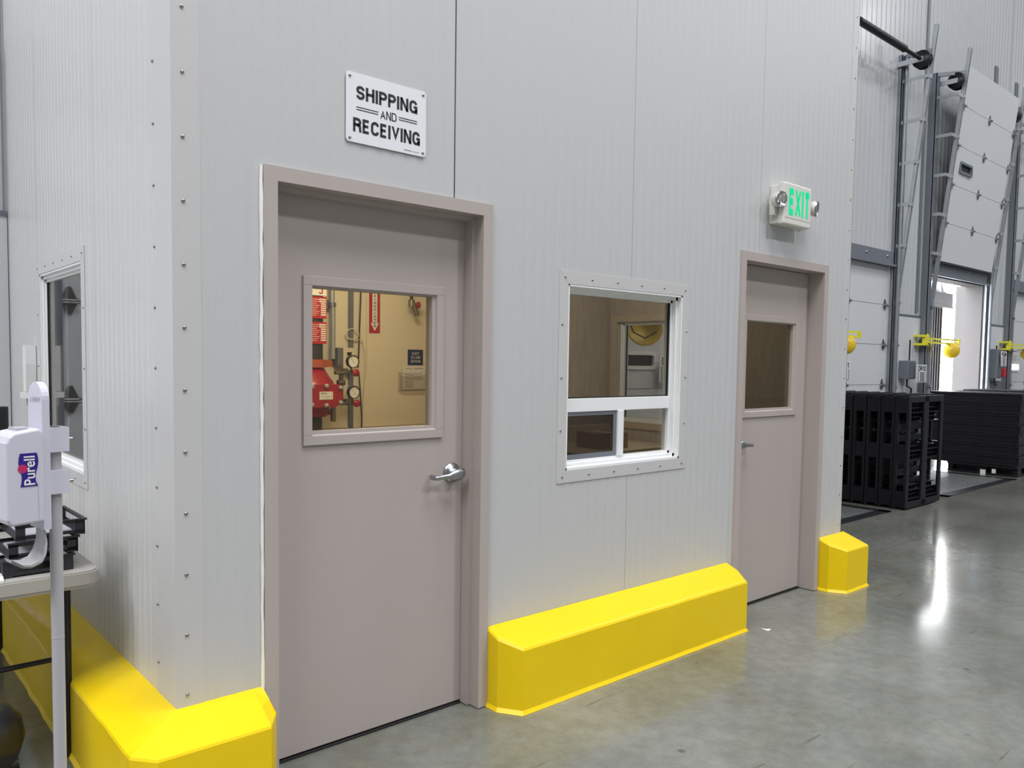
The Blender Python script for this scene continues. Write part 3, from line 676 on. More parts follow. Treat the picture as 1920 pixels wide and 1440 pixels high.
# ------------------------------------------------------------------ windows
def window(name, mapf, nrm, u0, u1, z0, z1, slider=True, screen=True, fl=0.058, rowz=(1.28, 1.345), dk=1.0):
    """mapf(u, depth, z). flange on the wall, white vinyl unit set back"""
    r = root(name, (0, 0, 0), kind='structure')
    def bx(mb, ua, ub, da, db, za, zb, c=0):
        p, q = Vector(mapf(ua, da * dk, za)), Vector(mapf(ub, db * dk, zb)); return mb.box(p.x, q.x, p.y, q.y, p.z, q.z, c)
    m = MB(); t = fl
    # mitred flange strips
    def strip(P): m.add([mapf(u, d, z) for d in (-0.004, 0.0) for u, z in P], [(0, 1, 2, 3), (4, 7, 6, 5), (0, 4, 5, 1), (1, 5, 6, 2), (2, 6, 7, 3), (3, 7, 4, 0)])
    g = 0.0007
    strip([(u0, z0 + g), (u0 + t, z0 + t + g), (u0 + t, z1 - t - g), (u0, z1 - g)]); strip([(u1, z1 - g), (u1 - t, z1 - t - g), (u1 - t, z0 + t + g), (u1, z0 + g)])
    strip([(u0 + g, z1), (u0 + t + g, z1 - t), (u1 - t - g, z1 - t), (u1 - g, z1)]); strip([(u1 - g, z0), (u1 - t - g, z0 + t), (u0 + t + g, z0 + t), (u0 + g, z0)])
    fo = part('flange', m, FLASH, r)
    for k in range(6):
        u = u0 + 0.035 + (u1 - u0 - 0.07) * k / 5
        rivet(fo, mapf(u, -0.004, z1 - 0.028), nrm); rivet(fo, mapf(u, -0.004, z0 + 0.028), nrm)
    for k in range(1, 4):
        z = z0 + (z1 - z0) * k / 4
        rivet(fo, mapf(u0 + 0.02, -0.004, z), nrm); rivet(fo, mapf(u1 - 0.02, -0.004, z), nrm)
    iu0, iu1, iz0, iz1 = u0 + t, u1 - t, z0 + t, z1 - t
    w = MB()
    # outer vinyl frame with a stepped profile
    for (k, da, db) in ((0.010, -0.002, 0.095), (0.026, 0.022, 0.090), (0.040, 0.045, 0.085)):
        bx(w, iu0, iu0 + k, da, db, iz0, iz1); bx(w, iu1 - k, iu1, da, db, iz0, iz1); bx(w, iu0, iu1, da, db, iz1 - k, iz1); bx(w, iu0, iu1, da, db, iz0, iz0 + k)
    fr = part('window_frame', w, VINYL, r)
    gz0, gz1, gu0, gu1 = iz0 + 0.04, iz1 - 0.04, iu0 + 0.04, iu1 - 0.04
    mz0, mz1 = rowz; mm = MB(); bx(mm, gu0, gu1, 0.04, 0.085, mz0, mz1, 0.002)
    part('mullion', mm, VINYL, fr)
    mid = (gu0 + gu1) / 2
    if slider:
        s = MB(); bx(s, mid - 0.022, mid + 0.022, 0.036, 0.085, gz0, mz0, 0.002); part('meeting_stile', s, VINYL, fr)
    gp = MB(); bx(gp, gu0 - .004, gu1 + .004, 0.062, 0.068, mz1 - 0.004, gz1 + .004); part('glass_pane', gp, GL_W, fr)
    if not slider:
        gq = MB(); bx(gq, gu0 - .004, gu1 + .004, 0.076, 0.080, mz1 - 0.004, gz1 + .004); part('glass_pane', gq, GL_W, fr)
    g2 = MB(); bx(g2, mid - 0.01, gu1 + .004, 0.062, 0.068, gz0 - .004, mz0 + .004); part('glass_pane', g2, GL_W, fr)
    g3 = MB(); bx(g3, gu0 - .004, mid + 0.01, 0.072, 0.078, gz0 - .004, mz0 + .004); part('glass_pane', g3, GL_W, fr)
    sp = MB(); bx(sp, gu0, gu1, 0.058, 0.062, mz1, mz1 + 0.006); bx(sp, gu1 - 0.007, gu1, 0.050, 0.062, mz1, gz1); part('glazing_seal', sp, DARK, fr)
    if screen:
        s = MB(); ua, ub = gu0, mid - 0.022; k = 0.024
        bx(s, ua, ub, 0.046, 0.056, gz0, gz0 + k); bx(s, ua, ub, 0.046, 0.056, mz0 - k * .8, mz0); bx(s, ua, ua + k * .6, 0.046, 0.056, gz0 + k, mz0 - k * .8); bx(s, ub - k, ub, 0.046, 0.056, gz0 + k, mz0 - k * .8)
        so = part('screen_frame', s, GREYP, fr, 'grey insect screen frame')
        q = MB(); bx(q, ua + 0.01, ub - 0.01, 0.0505, 0.0512, gz0 + 0.01, mz0 - 0.01); part('screen_mesh', q, SCREENM, so)
    for u in (iu0 + 0.09, iu1 - 0.10):
        q = MB(); bx(q, u, u + 0.05, 0.012, 0.016, iz0 + 0.0095, iz0 + 0.012); part('weep_cover', q, VINYL, fr)
    return r
window('window_1', lambda u, d, z: (u, d, z), (0, -1, 0), 1.736, 2.723, 0.950, 1.9455)
window('window_2', lambda u, d, z: (d, u, z), (-1, 0, 0), 1.088, 2.0415, 0.944, 1.985, slider=False, screen=False, fl=0.060, rowz=(1.021, 1.028), dk=0.48)
window('window_3', lambda u, d, z: (XR - d, u, z), (1, 0, 0), 1.05, 2.05, 0.950, 1.9455, slider=False, screen=False, rowz=(1.021, 1.028))
# inner casing of the side window seen through the front window
window_in = root('trim_3', (0, 0, 0), kind='structure')
q = MB(); hollow = [(1.02, 2.08, 1.875, 1.93), (1.02, 2.08, 0.96, 1.015), (1.02, 1.075, 1.015, 1.875), (2.01, 2.08, 1.015, 1.875)]
for a, b, c, d in hollow: q.box(XR - 0.125, XR - 0.10, a, b, c, d)
part('casing', q, WOODL, window_in)

# ------------------------------------------------------------------ yellow curbs
def curb_profile(yo=0.178, zf=0.296, zb=0.352):
    return yo, zf, zb
def curb_front(name, x0, x1, c0, c1, label, endwall=None):
    """along the front wall; sloping top, end corners cut off"""
    yo, zf, zb = 0.178, 0.292, 0.354; R = random.Random(int(x0 * 100))
    # plan outline from the wall round the front and back
    plan = [(x0, -0.001)]
    if c0: plan += [(x0, -yo + 0.10), (x0 + 0.062, -yo)]
    else: plan += [(x0, -yo)]
    n = max(2, int((x1 - x0) / 0.12))
    xa, xb = (x0 + 0.062 if c0 else x0), (x1 - 0.062 if c1 else x1)
    plan += [(xa + (xb - xa) * k / n, -yo + R.uniform(-.0015, .0015)) for k in range(1, n)]
    if c1: plan += [(x1 - 0.062, -yo), (x1, -yo + 0.10)]
    else: plan += [(x1, -yo)]
    plan += [(x1, -0.001)]
    m = MB(); H = lambda y: zf + (zb - zf) * (1 - min(1, -y / yo)) ** 1.15
    N = len(plan); vs = []
    e = 0.012
    cx = (x0 + x1) / 2
    def inset(p, k): return (p[0] + (k if p[0] < x0 + 0.07 else -k if p[0] > x1 - 0.07 else 0), p[1] + (k if p[1] < -0.05 else 0))
    lev = []
    for (k, dz, flare) in ((0, None, 0.010), (0, 0.018, 0.0), (0, -e, 0.0), (e * 0.4, -e * 0.35, 0), (e * 1.1, 0.0, 0)):
        ring = []
        for p in plan:
            q = inset(p, k - flare) if (k or flare) else p
            z = 0.001 if dz is None else (dz if dz > 0 else H(q[1]) + dz)
            ring.append((q[0], q[1], z))
        lev.append(ring)
    for ring in lev: vs += ring
    fs = [(i * N + k, i * N + k + 1, (i + 1) * N + k + 1, (i + 1) * N + k) for i in range(len(lev) - 1) for k in range(N - 1)]
    m.add(vs, fs); top = lev[-1]
    # sloping top, sliced from wall to front
    mid = []
    front = [p for p in top[1:-1]]
    for p in front: mid.append((p[0] if x0 + 0.02 < p[0] < x1 - 0.02 else p[0], -0.001, zb))
    vs = front + mid; nf = len(front)
    m.add(vs, [(k, k + 1, nf + k + 1, nf + k) for k in range(nf - 1)])
    m.add([top[0], front[0], mid[0]], [(0, 1, 2)]); m.add([top[-1], front[-1], mid[-1]], [(0, 2, 1)])
    return m
c2 = thing1('yellow_curb', curb_front('', 1.325, 3.165, True, True, ''), YEL, (1.325, -0.18, 0), 'long yellow painted wheel curb on the wall under the front window between the two doors', 'curb')
c3 = thing1('yellow_curb', curb_front('', 4.235, 4.60, True, False, ''), YEL, (4.2, -0.18, 0), 'short yellow painted curb block at the end corner beyond the second door', 'curb')
# corner curb: runs round the corner of the office and back along the side wall
def curb_corner():
    yo, zf, zb = 0.178, 0.292, 0.356; m = MB(); R = random.Random(11); out = []; inn = []
    out.append((0.302, -0.10)); inn.append((0.296, 0.0)); out.append((0.250, -yo)); inn.append((0.26, 0.0))
    for k in range(1, 4): x = 0.25 - (0.25 + yo - 0.09) * k / 4; out.append((x, -yo)); inn.append((max(0.0, x + 0.04), 0.0))
    out.append((-yo + 0.062, -yo)); inn.append((0.0, 0.0)); out.append((-yo, -yo + 0.075)); inn.append((0.0, 0.0))
    y = 0.0
    while y < 2.72: out.append((-yo + R.uniform(-.003, .003), y)); inn.append((0.0, y)); y += 0.09
    out.append((-yo, DW - 0.016)); inn.append((0.0, DW - 0.016))
    N = len(out); c = Vector((0, 0))
    def ins(i, k):
        o, n = Vector(out[i]), Vector(inn[i]); d = (n - o); d = d.normalized() if d.length > 1e-6 else d; return o + d * k
    lev = []
    for k, z in ((-0.010, 0.001), (0, 0.018), (0, zf - 0.012), (0.004, zf - 0.004), (0.013, zf)):
        lev.append([(*ins(i, k), z) for i in range(N)])
    lev.append([(*((Vector(out[i]) + Vector(inn[i])) / 2), (zf + zb) / 2 + R.uniform(-.001, .001)) for i in range(N)])
    lev.append([(*inn[i], zb) for i in range(N)])
    vs = [p for l in lev for p in l]
    fs = [(i * N + k, i * N + k + 1, (i + 1) * N + k + 1, (i + 1) * N + k) for i in range(len(lev) - 1) for k in range(N - 1)]
    m.add(vs, fs)
    m.add([(0.302, -0.10, 0), (0.302, -0.10, zf), (0.296, 0, zb), (0.296, 0, 0)], [(0, 1, 2, 3)])
    return m
thing1('yellow_curb', curb_corner(), YEL, (-0.1, -0.1, 0), 'yellow painted curb wrapping the near office corner and running back under the grey table', 'curb')

# ------------------------------------------------------------------ wall sign
sg = root('wall_sign', (0.621, -0.004, 2.324), 'white shipping and receiving sign with black letters above the first door', 'sign')
cx, cz, sw, sh = 0.799, 2.451, 0.356, 0.254
part('plate', MB().prism(rounded(sw, sh, 0.014), (cx, 0, cz), X_, Z_, Y_, -0.006, -0.0035), SIGNW, sg)
S = (cx, -0.0066, cz)
text('lettering', 'SHIPPING', S, X_, Z_, 0.0, 0.057, 0.272, 0.050, INK, sg, 0.032)
text('lettering', 'AND', S, X_, Z_, 0.004, -0.002, 0.072, 0.032, INK, sg, 0.006)
text('lettering', 'RECEIVING', S, X_, Z_, 0.0, -0.062, 0.298, 0.052, INK, sg, 0.032)
for x0, x1 in ((-0.135, -0.042), (0.050, 0.135)):
    part('rule', MB().box(cx + x0, cx + x1, -0.0068, -0.006, cz + 0.002, cz + 0.005).box(cx + x0, cx + x1, -0.0068, -0.006, cz - 0.007, cz - 0.004), INK, sg)
part('small_print', MB().box(cx + 0.075, cx + 0.108, -0.0066, -0.006, cz - 0.116, cz - 0.113).box(cx + 0.112, cx + 0.145, -0.0066, -0.006, cz - 0.1155, cz - 0.114), TEXTG, sg)
for a in (-1, 1):
    for b in (-1, 1): rivet(sg, (cx + a * 0.163, -0.006, cz + b * 0.112), (0, -1, 0))

# ------------------------------------------------------------------ exit sign
ex = root('exit_sign', (3.65, 0, 2.36), 'lit green exit sign with two lamp heads on the wall above the second door', 'exit sign')
part('back_housing', MB().box(3.500, 3.785, -0.058, 0.0, 2.372, 2.600, 0.006).box(3.52, 3.76, -0.062, -0.05, 2.38, 2.59), EXITW, ex)
part('face', MB().box(3.492, 3.812, -0.098, -0.060, 2.366, 2.612, 0.008), EXITW, ex)
part('seam', MB().box(3.51, 3.80, -0.0988, -0.0975, 2.403, 2.405), TEXTG, ex)
text('lettering', 'EXIT', (3.652, -0.0992, 2.502), X_, Z_, 0.012, 0.0, 0.232, 0.160, EXITG, ex, 0.045, 'glowing green letters')
for px, s in ((3.462, -1), (3.868, 1)):
    zc = 2.502; d = Vector((-0.15, -0.96, -0.06)) if s < 0 else Vector((0.35, -0.90, -0.12))
    h = MB().lathe((px, -0.080, zc), d, [(-0.0360, 0.0000), (-0.0360, 0.0240), (-0.0144, 0.0408), (0.0120, 0.0480), (0.0192, 0.0480)], 24)
    hp = part('lamp_head', h, EXITW, ex)
    part('reflector', MB().lathe((px, -0.080, zc), d, [(-0.0120, 0.0048), (-0.0048, 0.0216), (0.0096, 0.0360), (0.0204, 0.0444)], 24), MIRRC, hp)
    part('bezel', MB().lathe((px, -0.080, zc), d, [(0.0144, 0.0492), (0.0240, 0.0492), (0.0264, 0.0432), (0.0204, 0.0420)], 24), CHROME, hp)
    part('lens', MB().lathe((px, -0.080, zc), d, [(0.0216, 0.0432), (0.0312, 0.0288), (0.0348, 0.0000)], 24), GL_C, hp)
    part('arm', MB().box(min(px, px - s * 0.05), max(px, px - s * 0.06), -0.056, -0.02, zc - 0.085, zc + 0.030, 0.004), EXITW, ex)

# ================================================================== inside the office box
ww = root('wall_inner', (0, 0, 0), kind='structure')
part('back_wall', MB().box(1.0, 3.05, 2.48, 2.52, 0, 2.75), BEIGE, ww)
part('light_baffle', MB().obox((0.30, 0.16, 0), Vector((1.30, 2.34, 0)).normalized(), Vector((2.34, -1.30, 0)).normalized(), Z_, 0, 2.68, -0.02, 0.02, 0, 2.75), BEIGE, ww)  # added slanted wall, keeps the space behind the side window dark
part('light_baffle', MB().obox((1.46, 0.11, 0), Vector((1.50, 2.38, 0)).normalized(), Vector((2.38, -1.50, 0)).normalized(), Z_, 0, 2.81, -0.02, 0.02, 0, 2.75), BEIGE, ww)  # added slanted wall, keeps the warm riser room light out of the office
part('office_back_wall', MB().box(2.6, XR - 0.1, 2.10, 2.14, 0, 2.75), FABRIC, ww)
part('chair_rail', MB().box(1.7, 3.0, 2.462, 2.48, 1.005, 1.025), WOODL, ww)
part('office_end_lining', MB().box(XR - 0.112, XR - 0.101, 0.1, 1.02, 0, 2.75).box(XR - 0.112, XR - 0.101, 2.08, 2.10, 0, 2.75).box(XR - 0.112, XR - 0.101, 1.02, 2.08, 1.93, 2.75).box(XR - 0.112, XR - 0.101, 1.02, 2.08, 0, 0.96), FABRIC, ww)

# fire riser
ri = root('sprinkler_riser', (1.62, 2.2, 0), 'red fire sprinkler riser valve with pipes and gauges behind the glass of the first door', 'sprinkler riser')
RX, RY = 1.625, 2.25
part('main_pipe', MB().tube([(RX, RY, 1.50), (RX, RY, 2.74)], 0.085, 24), PIPEB, ri)
part('lower_pipe', MB().tube([(RX, RY, 0.0), (RX, RY, 1.14)], 0.080, 24), PIPEB, ri)
part('coupling', MB().tube([(RX, RY, 1.462), (RX, RY, 1.515)], 0.112, 24).box(RX + 0.10, RX + 0.155, RY - 0.02, RY + 0.02, 1.465, 1.51), ORNG, ri, 'orange grooved coupling')
part('coupling', MB().tube([(RX, RY, 1.135), (RX, RY, 1.185)], 0.112, 24).box(RX + 0.10, RX + 0.155, RY - 0.02, RY + 0.02, 1.14, 1.18), RED, ri)
vb = part('valve_body', MB().lathe((RX, RY, 1.15), Z_, [(0, 0.0), (0, 0.09), (0.04, 0.13), (0.09, 0.165), (0.17, 0.17), (0.22, 0.15), (0.27, 0.115), (0.31, 0.09), (0.32, 0.0)], 28), RED, ri)
part('cover_plate', MB().prism([(-0.16, -0.070), (-0.13, -0.088), (0.095, -0.088), (0.145, -0.050), (0.150, 0.025), (0.125, 0.062), (-0.16, 0.062)], (RX, RY - 0.15, 1.29), X_, Z_, Y_, -0.03, 0.03), RED, vb)
for (x, z) in ((1.545, 1.338), (1.648, 1.343), (1.752, 1.330), (1.545, 1.222), (1.648, 1.215), (1.752, 1.232)):
    part('bolt', MB().lathe((x, 2.07, z), (0, -1, 0), [(-0.01, 0.015), (0.016, 0.015), (0.02, 0.010), (0.02, 0.0)], 10), GALV, vb)
pl = part('name_plate', MB().box(1.600, 1.696, 2.066, 2.071, 1.254, 1.306), PAPER, vb)
text('lettering', 'tyco', (1.632, 2.0655, 1.294), X_, Z_, 0, 0, 0.045, 0.013, INK, pl, 0.03)
text('lettering', 'Fire & Building\nProducts', (1.648, 2.0655, 1.271), X_, Z_, 0, 0, 0.078, 0.018, TEXTG, pl)
for k, (z, zv) in enumerate(((1.504, 1.428), (1.296, 1.221))):
    x, y = 1.880 + 0.008 * k, 2.10
    part('trim_pipe', MB().tube([(RX + 0.13, y + 0.05, zv), (x + 0.02, y + 0.05, zv)], 0.013, 10).tube([(x - 0.045, y + 0.05, zv - 0.0), (x - 0.045, y + 0.05, zv + 0.03)], 0.02, 10).tube([(x, y + 0.05, zv), (x, y + 0.05, z - 0.03)], 0.009, 8), BRASS, ri)
    part('trim_valve', MB().lathe((x + 0.018, y + 0.045, zv), (0, -1, 0), [(0, 0.0), (0, 0.018), (0.02, 0.018), (0.02, 0.026), (0.03, 0.026), (0.03, 0.0)], 14), RED, ri, 'dark red hand wheel')
    g = part('pressure_gauge', MB().lathe((x, y + 0.05, z), (0, -1, 0), [(0, 0.0), (0, 0.044), (0.032, 0.044), (0.034, 0.040), (0.028, 0.039)], 28), BLACKM, ri)
    part('dial', MB().lathe((x, y + 0.05, z), (0, -1, 0), [(0.026, 0.039), (0.0262, 0.0)], 28), PAPER, g)
    nd = MB().bar((x - 0.014, y + 0.0232, z + 0.022), (x + 0.008, y + 0.0232, z - 0.014), 0.003, 0.001)
    for i in range(14):
        a = math.radians(-50 + 280 * i / 13); nd.bar((x + 0.028 * math.cos(a), y + 0.0234, z + 0.028 * math.sin(a)), (x + 0.034 * math.cos(a), y + 0.0234, z + 0.034 * math.sin(a)), 0.0015, 0.0008)
    part('needle', nd, INK, g)
part('drain_pipe', MB().tube([(1.83, 2.2, 1.21), (1.83, 2.2, 1.43)], 0.016, 12).tube([(1.805, 2.2, 1.36), (1.855, 2.2, 1.36)], 0.02, 10).tube([(1.75, 2.16, 1.10), (1.75, 2.16, 1.2)], 0.018, 10), BRASS, ri)
for (n_, z0, z1, wh) in (('white', 1.935, 1.995, True), ('red', 1.785, 1.928, False), ('red', 1.618, 1.762, False)):
    x0, x1, y = 1.555, 1.697, 2.155
    tg = part('instruction_plate', MB().box(x0, x1, y, y + 0.003, z0, z1), PAPER if wh else REDS, ri, 'white plate with a red letter' if wh else 'red instruction plate with white lines')
    if wh: text('lettering', 'J', (1.655, y - 0.0005, 1.968), X_, Z_, 0, 0, 0.03, 0.045, REDS, tg, 0.02)
    else:
        q = MB()
        for i in range(8): q.box(1.655 - (0.012 if i in (0, 1) else 0), 1.692, y - 0.001, y, z1 - 0.022 - i * 0.0145, z1 - 0.013 - i * 0.0145)
        for i in range(9): q.box(1.565, 1.645 - (i % 3) * 0.01, y - 0.0008, y, z1 - 0.020 - i * 0.013, z1 - 0.017 - i * 0.013)
        part('printed_line', q, PAPER, tg, kind='stuff')
# wall pieces behind
cp = root('conduit_drop', (1.83, 2.4, 0), 'vertical steel conduit beside the red riser running down to an ivory outlet', 'conduit')
part('conduit', MB().tube([(1.885, 2.42, 1.52), (1.885, 2.42, 1.86), (1.878, 2.42, 1.90), (1.880, 2.42, 2.7)], 0.020, 12), GALV, cp)
part('clamp', MB().tube([(1.88, 2.42, 1.885), (1.88, 2.42, 1.915)], 0.028, 12).box(1.84, 1.90, 2.43, 2.48, 1.87, 1.93), GALVD, cp)
ob = part('outlet_box', MB().box(1.915, 1.985, 2.40, 2.48, 1.47, 1.60, 0.003), GALVD, cp)
op = part('outlet_plate', MB().box(1.955, 2.045, 2.392, 2.40, 1.44, 1.60, 0.003), OUTL, ob)
part('receptacle', MB().box(1.985, 2.020, 2.389, 2.393, 1.545, 1.57).box(1.985, 2.020, 2.389, 2.393, 1.505, 1.53), INK, op)
su = root('strut_channel', (2.06, 2.47, 0), 'vertical grey strut channel on the beige wall behind the gauges', 'strut channel')
part('channel', MB().box(2.040, 2.072, 2.455, 2.478, 0.0, 2.74), GALVD, su)
part('strap', MB().box(2.03, 2.082, 2.45, 2.456, 1.30, 1.33), GALV, su)
ca = root('wall_cable', (2.12, 2.46, 1.2), 'thin grey cable hanging in loops on the beige wall by the riser', 'cable')
part('cable', MB().tube([(2.135, 2.45, 2.7), (2.128, 2.45, 2.0), (2.118, 2.45, 1.75), (2.112, 2.45, 1.55), (2.10, 2.44, 1.46)], 0.006, 8).tube([(2.115, 2.45, 1.42), (2.125, 2.45, 1.3), (2.14, 2.45, 1.10), (2.135, 2.45, 0.9)], 0.005, 8), PIPEB, ca)
lp = [(2.055 + 0.045 * math.cos(a * 0.5) * (1 + a * 0.01), 2.44, 1.70 + 0.04 * math.sin(a * 0.5)) for a in range(0, 22)]
part('loop', MB().tube(lp + [(2.14, 2.45, 1.66), (2.17, 2.46, 1.57), (2.172, 2.46, 1.45), (2.155, 2.46, 1.2), (2.15, 2.46, 1.02)], 0.0035, 6).tube([(2.185, 2.47, 2.2), (2.19, 2.47, 1.7), (2.195, 2.47, 1.5), (2.175, 2.47, 1.35)], 0.002, 6), OUTL, ca)
es = root('extinguisher_sign', (2.26, 2.478, 1.7), 'tall red sign with white down arrow and vertical letters on the beige wall', 'sign')
part('plate', MB().box(2.215, 2.305, 2.474, 2.4795, 1.716, 2.16), REDS, es)
part('arrow', MB().prism([(-0.021, 0.40), (-0.021, 0.045), (-0.034, 0.045), (0, -0.012), (0.034, 0.045), (0.021, 0.045), (0.021, 0.40)], (2.26, 2.474, 1.742), X_, Z_, Y_, -0.0012, 0.0), PAPER, es)
for i, ch in enumerate('REHSIUGNITXE'): text('letter', ch, (2.26, 2.4722, 1.765), X_, Z_, 0, i * 0.0245, 0.018 if ch != 'I' else 0.005, 0.0175, REDS if False else INK, es, 0.02)
st = root('stair_sign', (2.62, 2.478, 1.48), 'small navy exit stair down sign on the beige wall', 'sign')
part('plate', MB().box(2.556, 2.693, 2.474, 2.4795, 1.482, 1.600), NAVY, st)
for i, w_ in enumerate(('EXIT', 'STAIR', 'DOWN')): text('lettering', w_, (2.6245, 2.4735, 1.570), X_, Z_, 0, -i * 0.030, (0.062, 0.084, 0.088)[i], 0.021, PAPER, st, 0.01)
pk = root('wall_pocket', (2.62, 2.46, 1.28), 'clear plastic document pocket with printed sheets below the navy sign', 'document holder')
part('sheet', MB().box(2.503, 2.712, 2.468, 2.4695, 1.295, 1.478), PAPER, pk)
q = MB()
for i in range(16): q.box(2.53 + (i % 8) * 0.02, 2.536 + (i % 8) * 0.02, 2.4672, 2.468, 1.37 + (i // 8) * 0.03, 1.392 + (i // 8) * 0.03)
q.box(2.53, 2.59, 2.4672, 2.468, 1.452, 1.456).box(2.61, 2.69, 2.4672, 2.468, 1.452, 1.458)
for i in range(5): q.box(2.53, 2.60, 2.4672, 2.468, 1.31 + i * 0.012, 1.314 + i * 0.012)
part('print', q, TEXTG, pk, kind='stuff')
part('pocket', MB().box(2.470, 2.765, 2.440, 2.442, 1.285, 1.40).box(2.470, 2.765, 2.440, 2.479, 1.283, 1.287).box(2.470, 2.473, 2.440, 2.479, 1.285, 1.428), GL_P, pk)
part('pocket_rim', MB().tube([(2.472, 2.441, 1.425), (2.50, 2.441, 1.415), (2.62, 2.441, 1.392), (2.765, 2.441, 1.415)], 0.002, 6).tube([(2.471, 2.441, 1.425), (2.474, 2.441, 1.286), (2.765, 2.441, 1.285)], 0.002, 6), TEXTG, pk)
vv = root('drain_valve', (2.54, 2.40, 1.9), 'small brass valve with red wheel hanging from a pipe in the riser room', 'valve')
part('pipe', MB().tube([(2.52, 2.38, 2.7), (2.52, 2.38, 1.96)], 0.013, 10), PIPEB, vv)
part('body', MB().tube([(2.52, 2.38, 1.97), (2.52, 2.38, 1.92)], 0.024, 12).tube([(2.525, 2.375, 1.95), (2.56, 2.36, 1.85)], [0.022, 0.017], 12), BRASS, vv)
part('hand_wheel', MB().lathe((2.545, 2.37, 1.935), (1, 0, 0), [(0, 0.0), (0, 0.008), (0.025, 0.008), (0.025, 0.026), (0.037, 0.026), (0.037, 0.0)], 14), RED, vv)
# office furniture behind the front window
dk = root('desk', (3.95, 1.6, 0), 'tan office desk with raised back shelf seen through the lower window panes', 'desk')
part('desktop', MB().box(3.30, 4.42, 1.30, 2.08, 0.83, 0.86, 0.004), WOODL, dk)
part('side_panel', MB().box(3.32, 3.35, 1.34, 2.06, 0, 0.83), WOODL, dk); part('side_panel', MB().box(4.37, 4.40, 1.34, 2.06, 0, 0.83), WOODL, dk)
part('modesty_panel', MB().box(3.35, 4.37, 1.36, 1.38, 0.2, 0.83), WOODL, dk)
part('back_shelf', MB().box(3.32, 4.42, 1.92, 2.08, 0.86, 0.99), WOODL, dk)
for i, (x, y, w_, d_, h_, rz, lb) in enumerate(((3.02, 1.62, 0.42, 0.36, 0.96, 0.1, 'tall brown cardboard carton standing behind the screened window pane'), (3.75, 1.55, 0.30, 0.26, 0.12, -0.15, 'low brown cardboard box lying on the office desk'))):
    zb_ = 0.0 if i == 0 else 0.86
    c_ = root('cardboard_box', (x, y, zb_), lb, 'box'); c_.rotation_euler = (0, 0, rz)
    o = part('carton', MB().box(x - w_ / 2, x + w_ / 2, y - d_ / 2, y + d_ / 2, zb_, zb_ + h_), BOXC, c_)
    part('flap', MB().box(x - w_ / 2, x - 0.002, y - d_ / 2, y + d_ / 2, zb_ + h_, zb_ + h_ + 0.003).box(x + 0.002, x + w_ / 2, y - d_ / 2, y + d_ / 2, zb_ + h_, zb_ + h_ + 0.003), BOXC, c_)
    part('tape', MB().box(x - 0.025, x + 0.025, y - d_ / 2 - 0.0006, y + d_ / 2, zb_ + h_ + 0.003, zb_ + h_ + 0.0036).box(x - 0.025, x + 0.025, y - d_ / 2 - 0.0008, y - d_ / 2, zb_ + h_ - 0.08, zb_ + h_ + 0.003), OUTL, c_)

# ================================================================== dock hardware and lights
def dock_light(L, label, ymount=DW - 0.13, arm=1.05, head=0.75, hr=0.13, yend=2.55):
    x0 = L - 0.42; z = 1.955
    r = root('dock_light', (x0, ymount, z), label, 'dock light', None)
    part('mount', MB().box(x0 - 0.10, x0 + 0.03, ymount - 0.03, ymount + 0.13, z - 0.085, z - 0.05).box(x0 - 0.10, x0 + 0.03, ymount - 0.03, ymount + 0.13, z + 0.05, z + 0.085).box(x0 - 0.02, x0 + 0.10, ymount - 0.045, ymount + 0.02, z - 0.08, z + 0.08).tube([(x0 + .08, ymount - .02, z - .1), (x0 + .08, ymount - .02, z + .1)], 0.018, 8), YARM, r)
    a0, a1 = Vector((x0 + 0.08, ymount - 0.02, z)), Vector((x0 + arm, yend, z - 0.01))
    part('arm', MB().bar(a0 + Vector((0, 0, .03)), a1 + Vector((0, 0, .03)), 0.03, 0.028).bar(a0 - Vector((0, 0, .03)), a1 - Vector((0, 0, .03)), 0.03, 0.028).bar(a1 - Vector((0.02, 0, .05)), a1 - Vector((.02, 0, -.05)), 0.035, 0.035), YARM, r)
    hc = a0 + (a1 - a0) * (head if head < 1 else 1.0); hc.z = z - 0.15
    part('hanger', MB().bar(hc + Vector((0, 0, 0.14)), hc + Vector((0, 0, 0.05)), 0.03, 0.03), GALV, r)
    d = Vector((0.93, 0.36, -0.05))
    s_ = part('lamp_shell', MB().lathe(hc, d, [(0.155, 0.0), (0.155, 0.030), (0.10, 0.038), (0.075, 0.07), (0.03, hr * 0.93), (-0.02, hr), (-0.04, hr * 0.98), (-0.05, hr * 0.90)], 28), YLAMP, r)
    part('lamp_face', MB().lathe(hc, d, [(-0.046, hr * 0.92), (-0.072, hr * 0.72), (-0.088, hr * 0.4), (-0.094, 0.0)], 28), YLAMP, s_)
    part('power_cord', MB().tube([(x0 + 0.05, ymount - 0.05, z - 0.05), (x0 + 0.2, ymount - 0.06, z - 0.10), (hc.x - 0.12, hc.y, hc.z + 0.10), (hc.x + 0.02, hc.y - .03, hc.z + 0.0), (hc.x + .10, hc.y, hc.z + .02)], 0.006, 6), BLACKM, r)
    return r
dock_light(DL['open'], 'yellow swing arm dock light stretched across the bright open bay')
dock_light(DL['mid'], 'yellow dock light at the closed door, half hidden by the office corner', yend=2.38)
dock_light(DL['far'], 'yellow swing arm dock light on the farthest grey post')
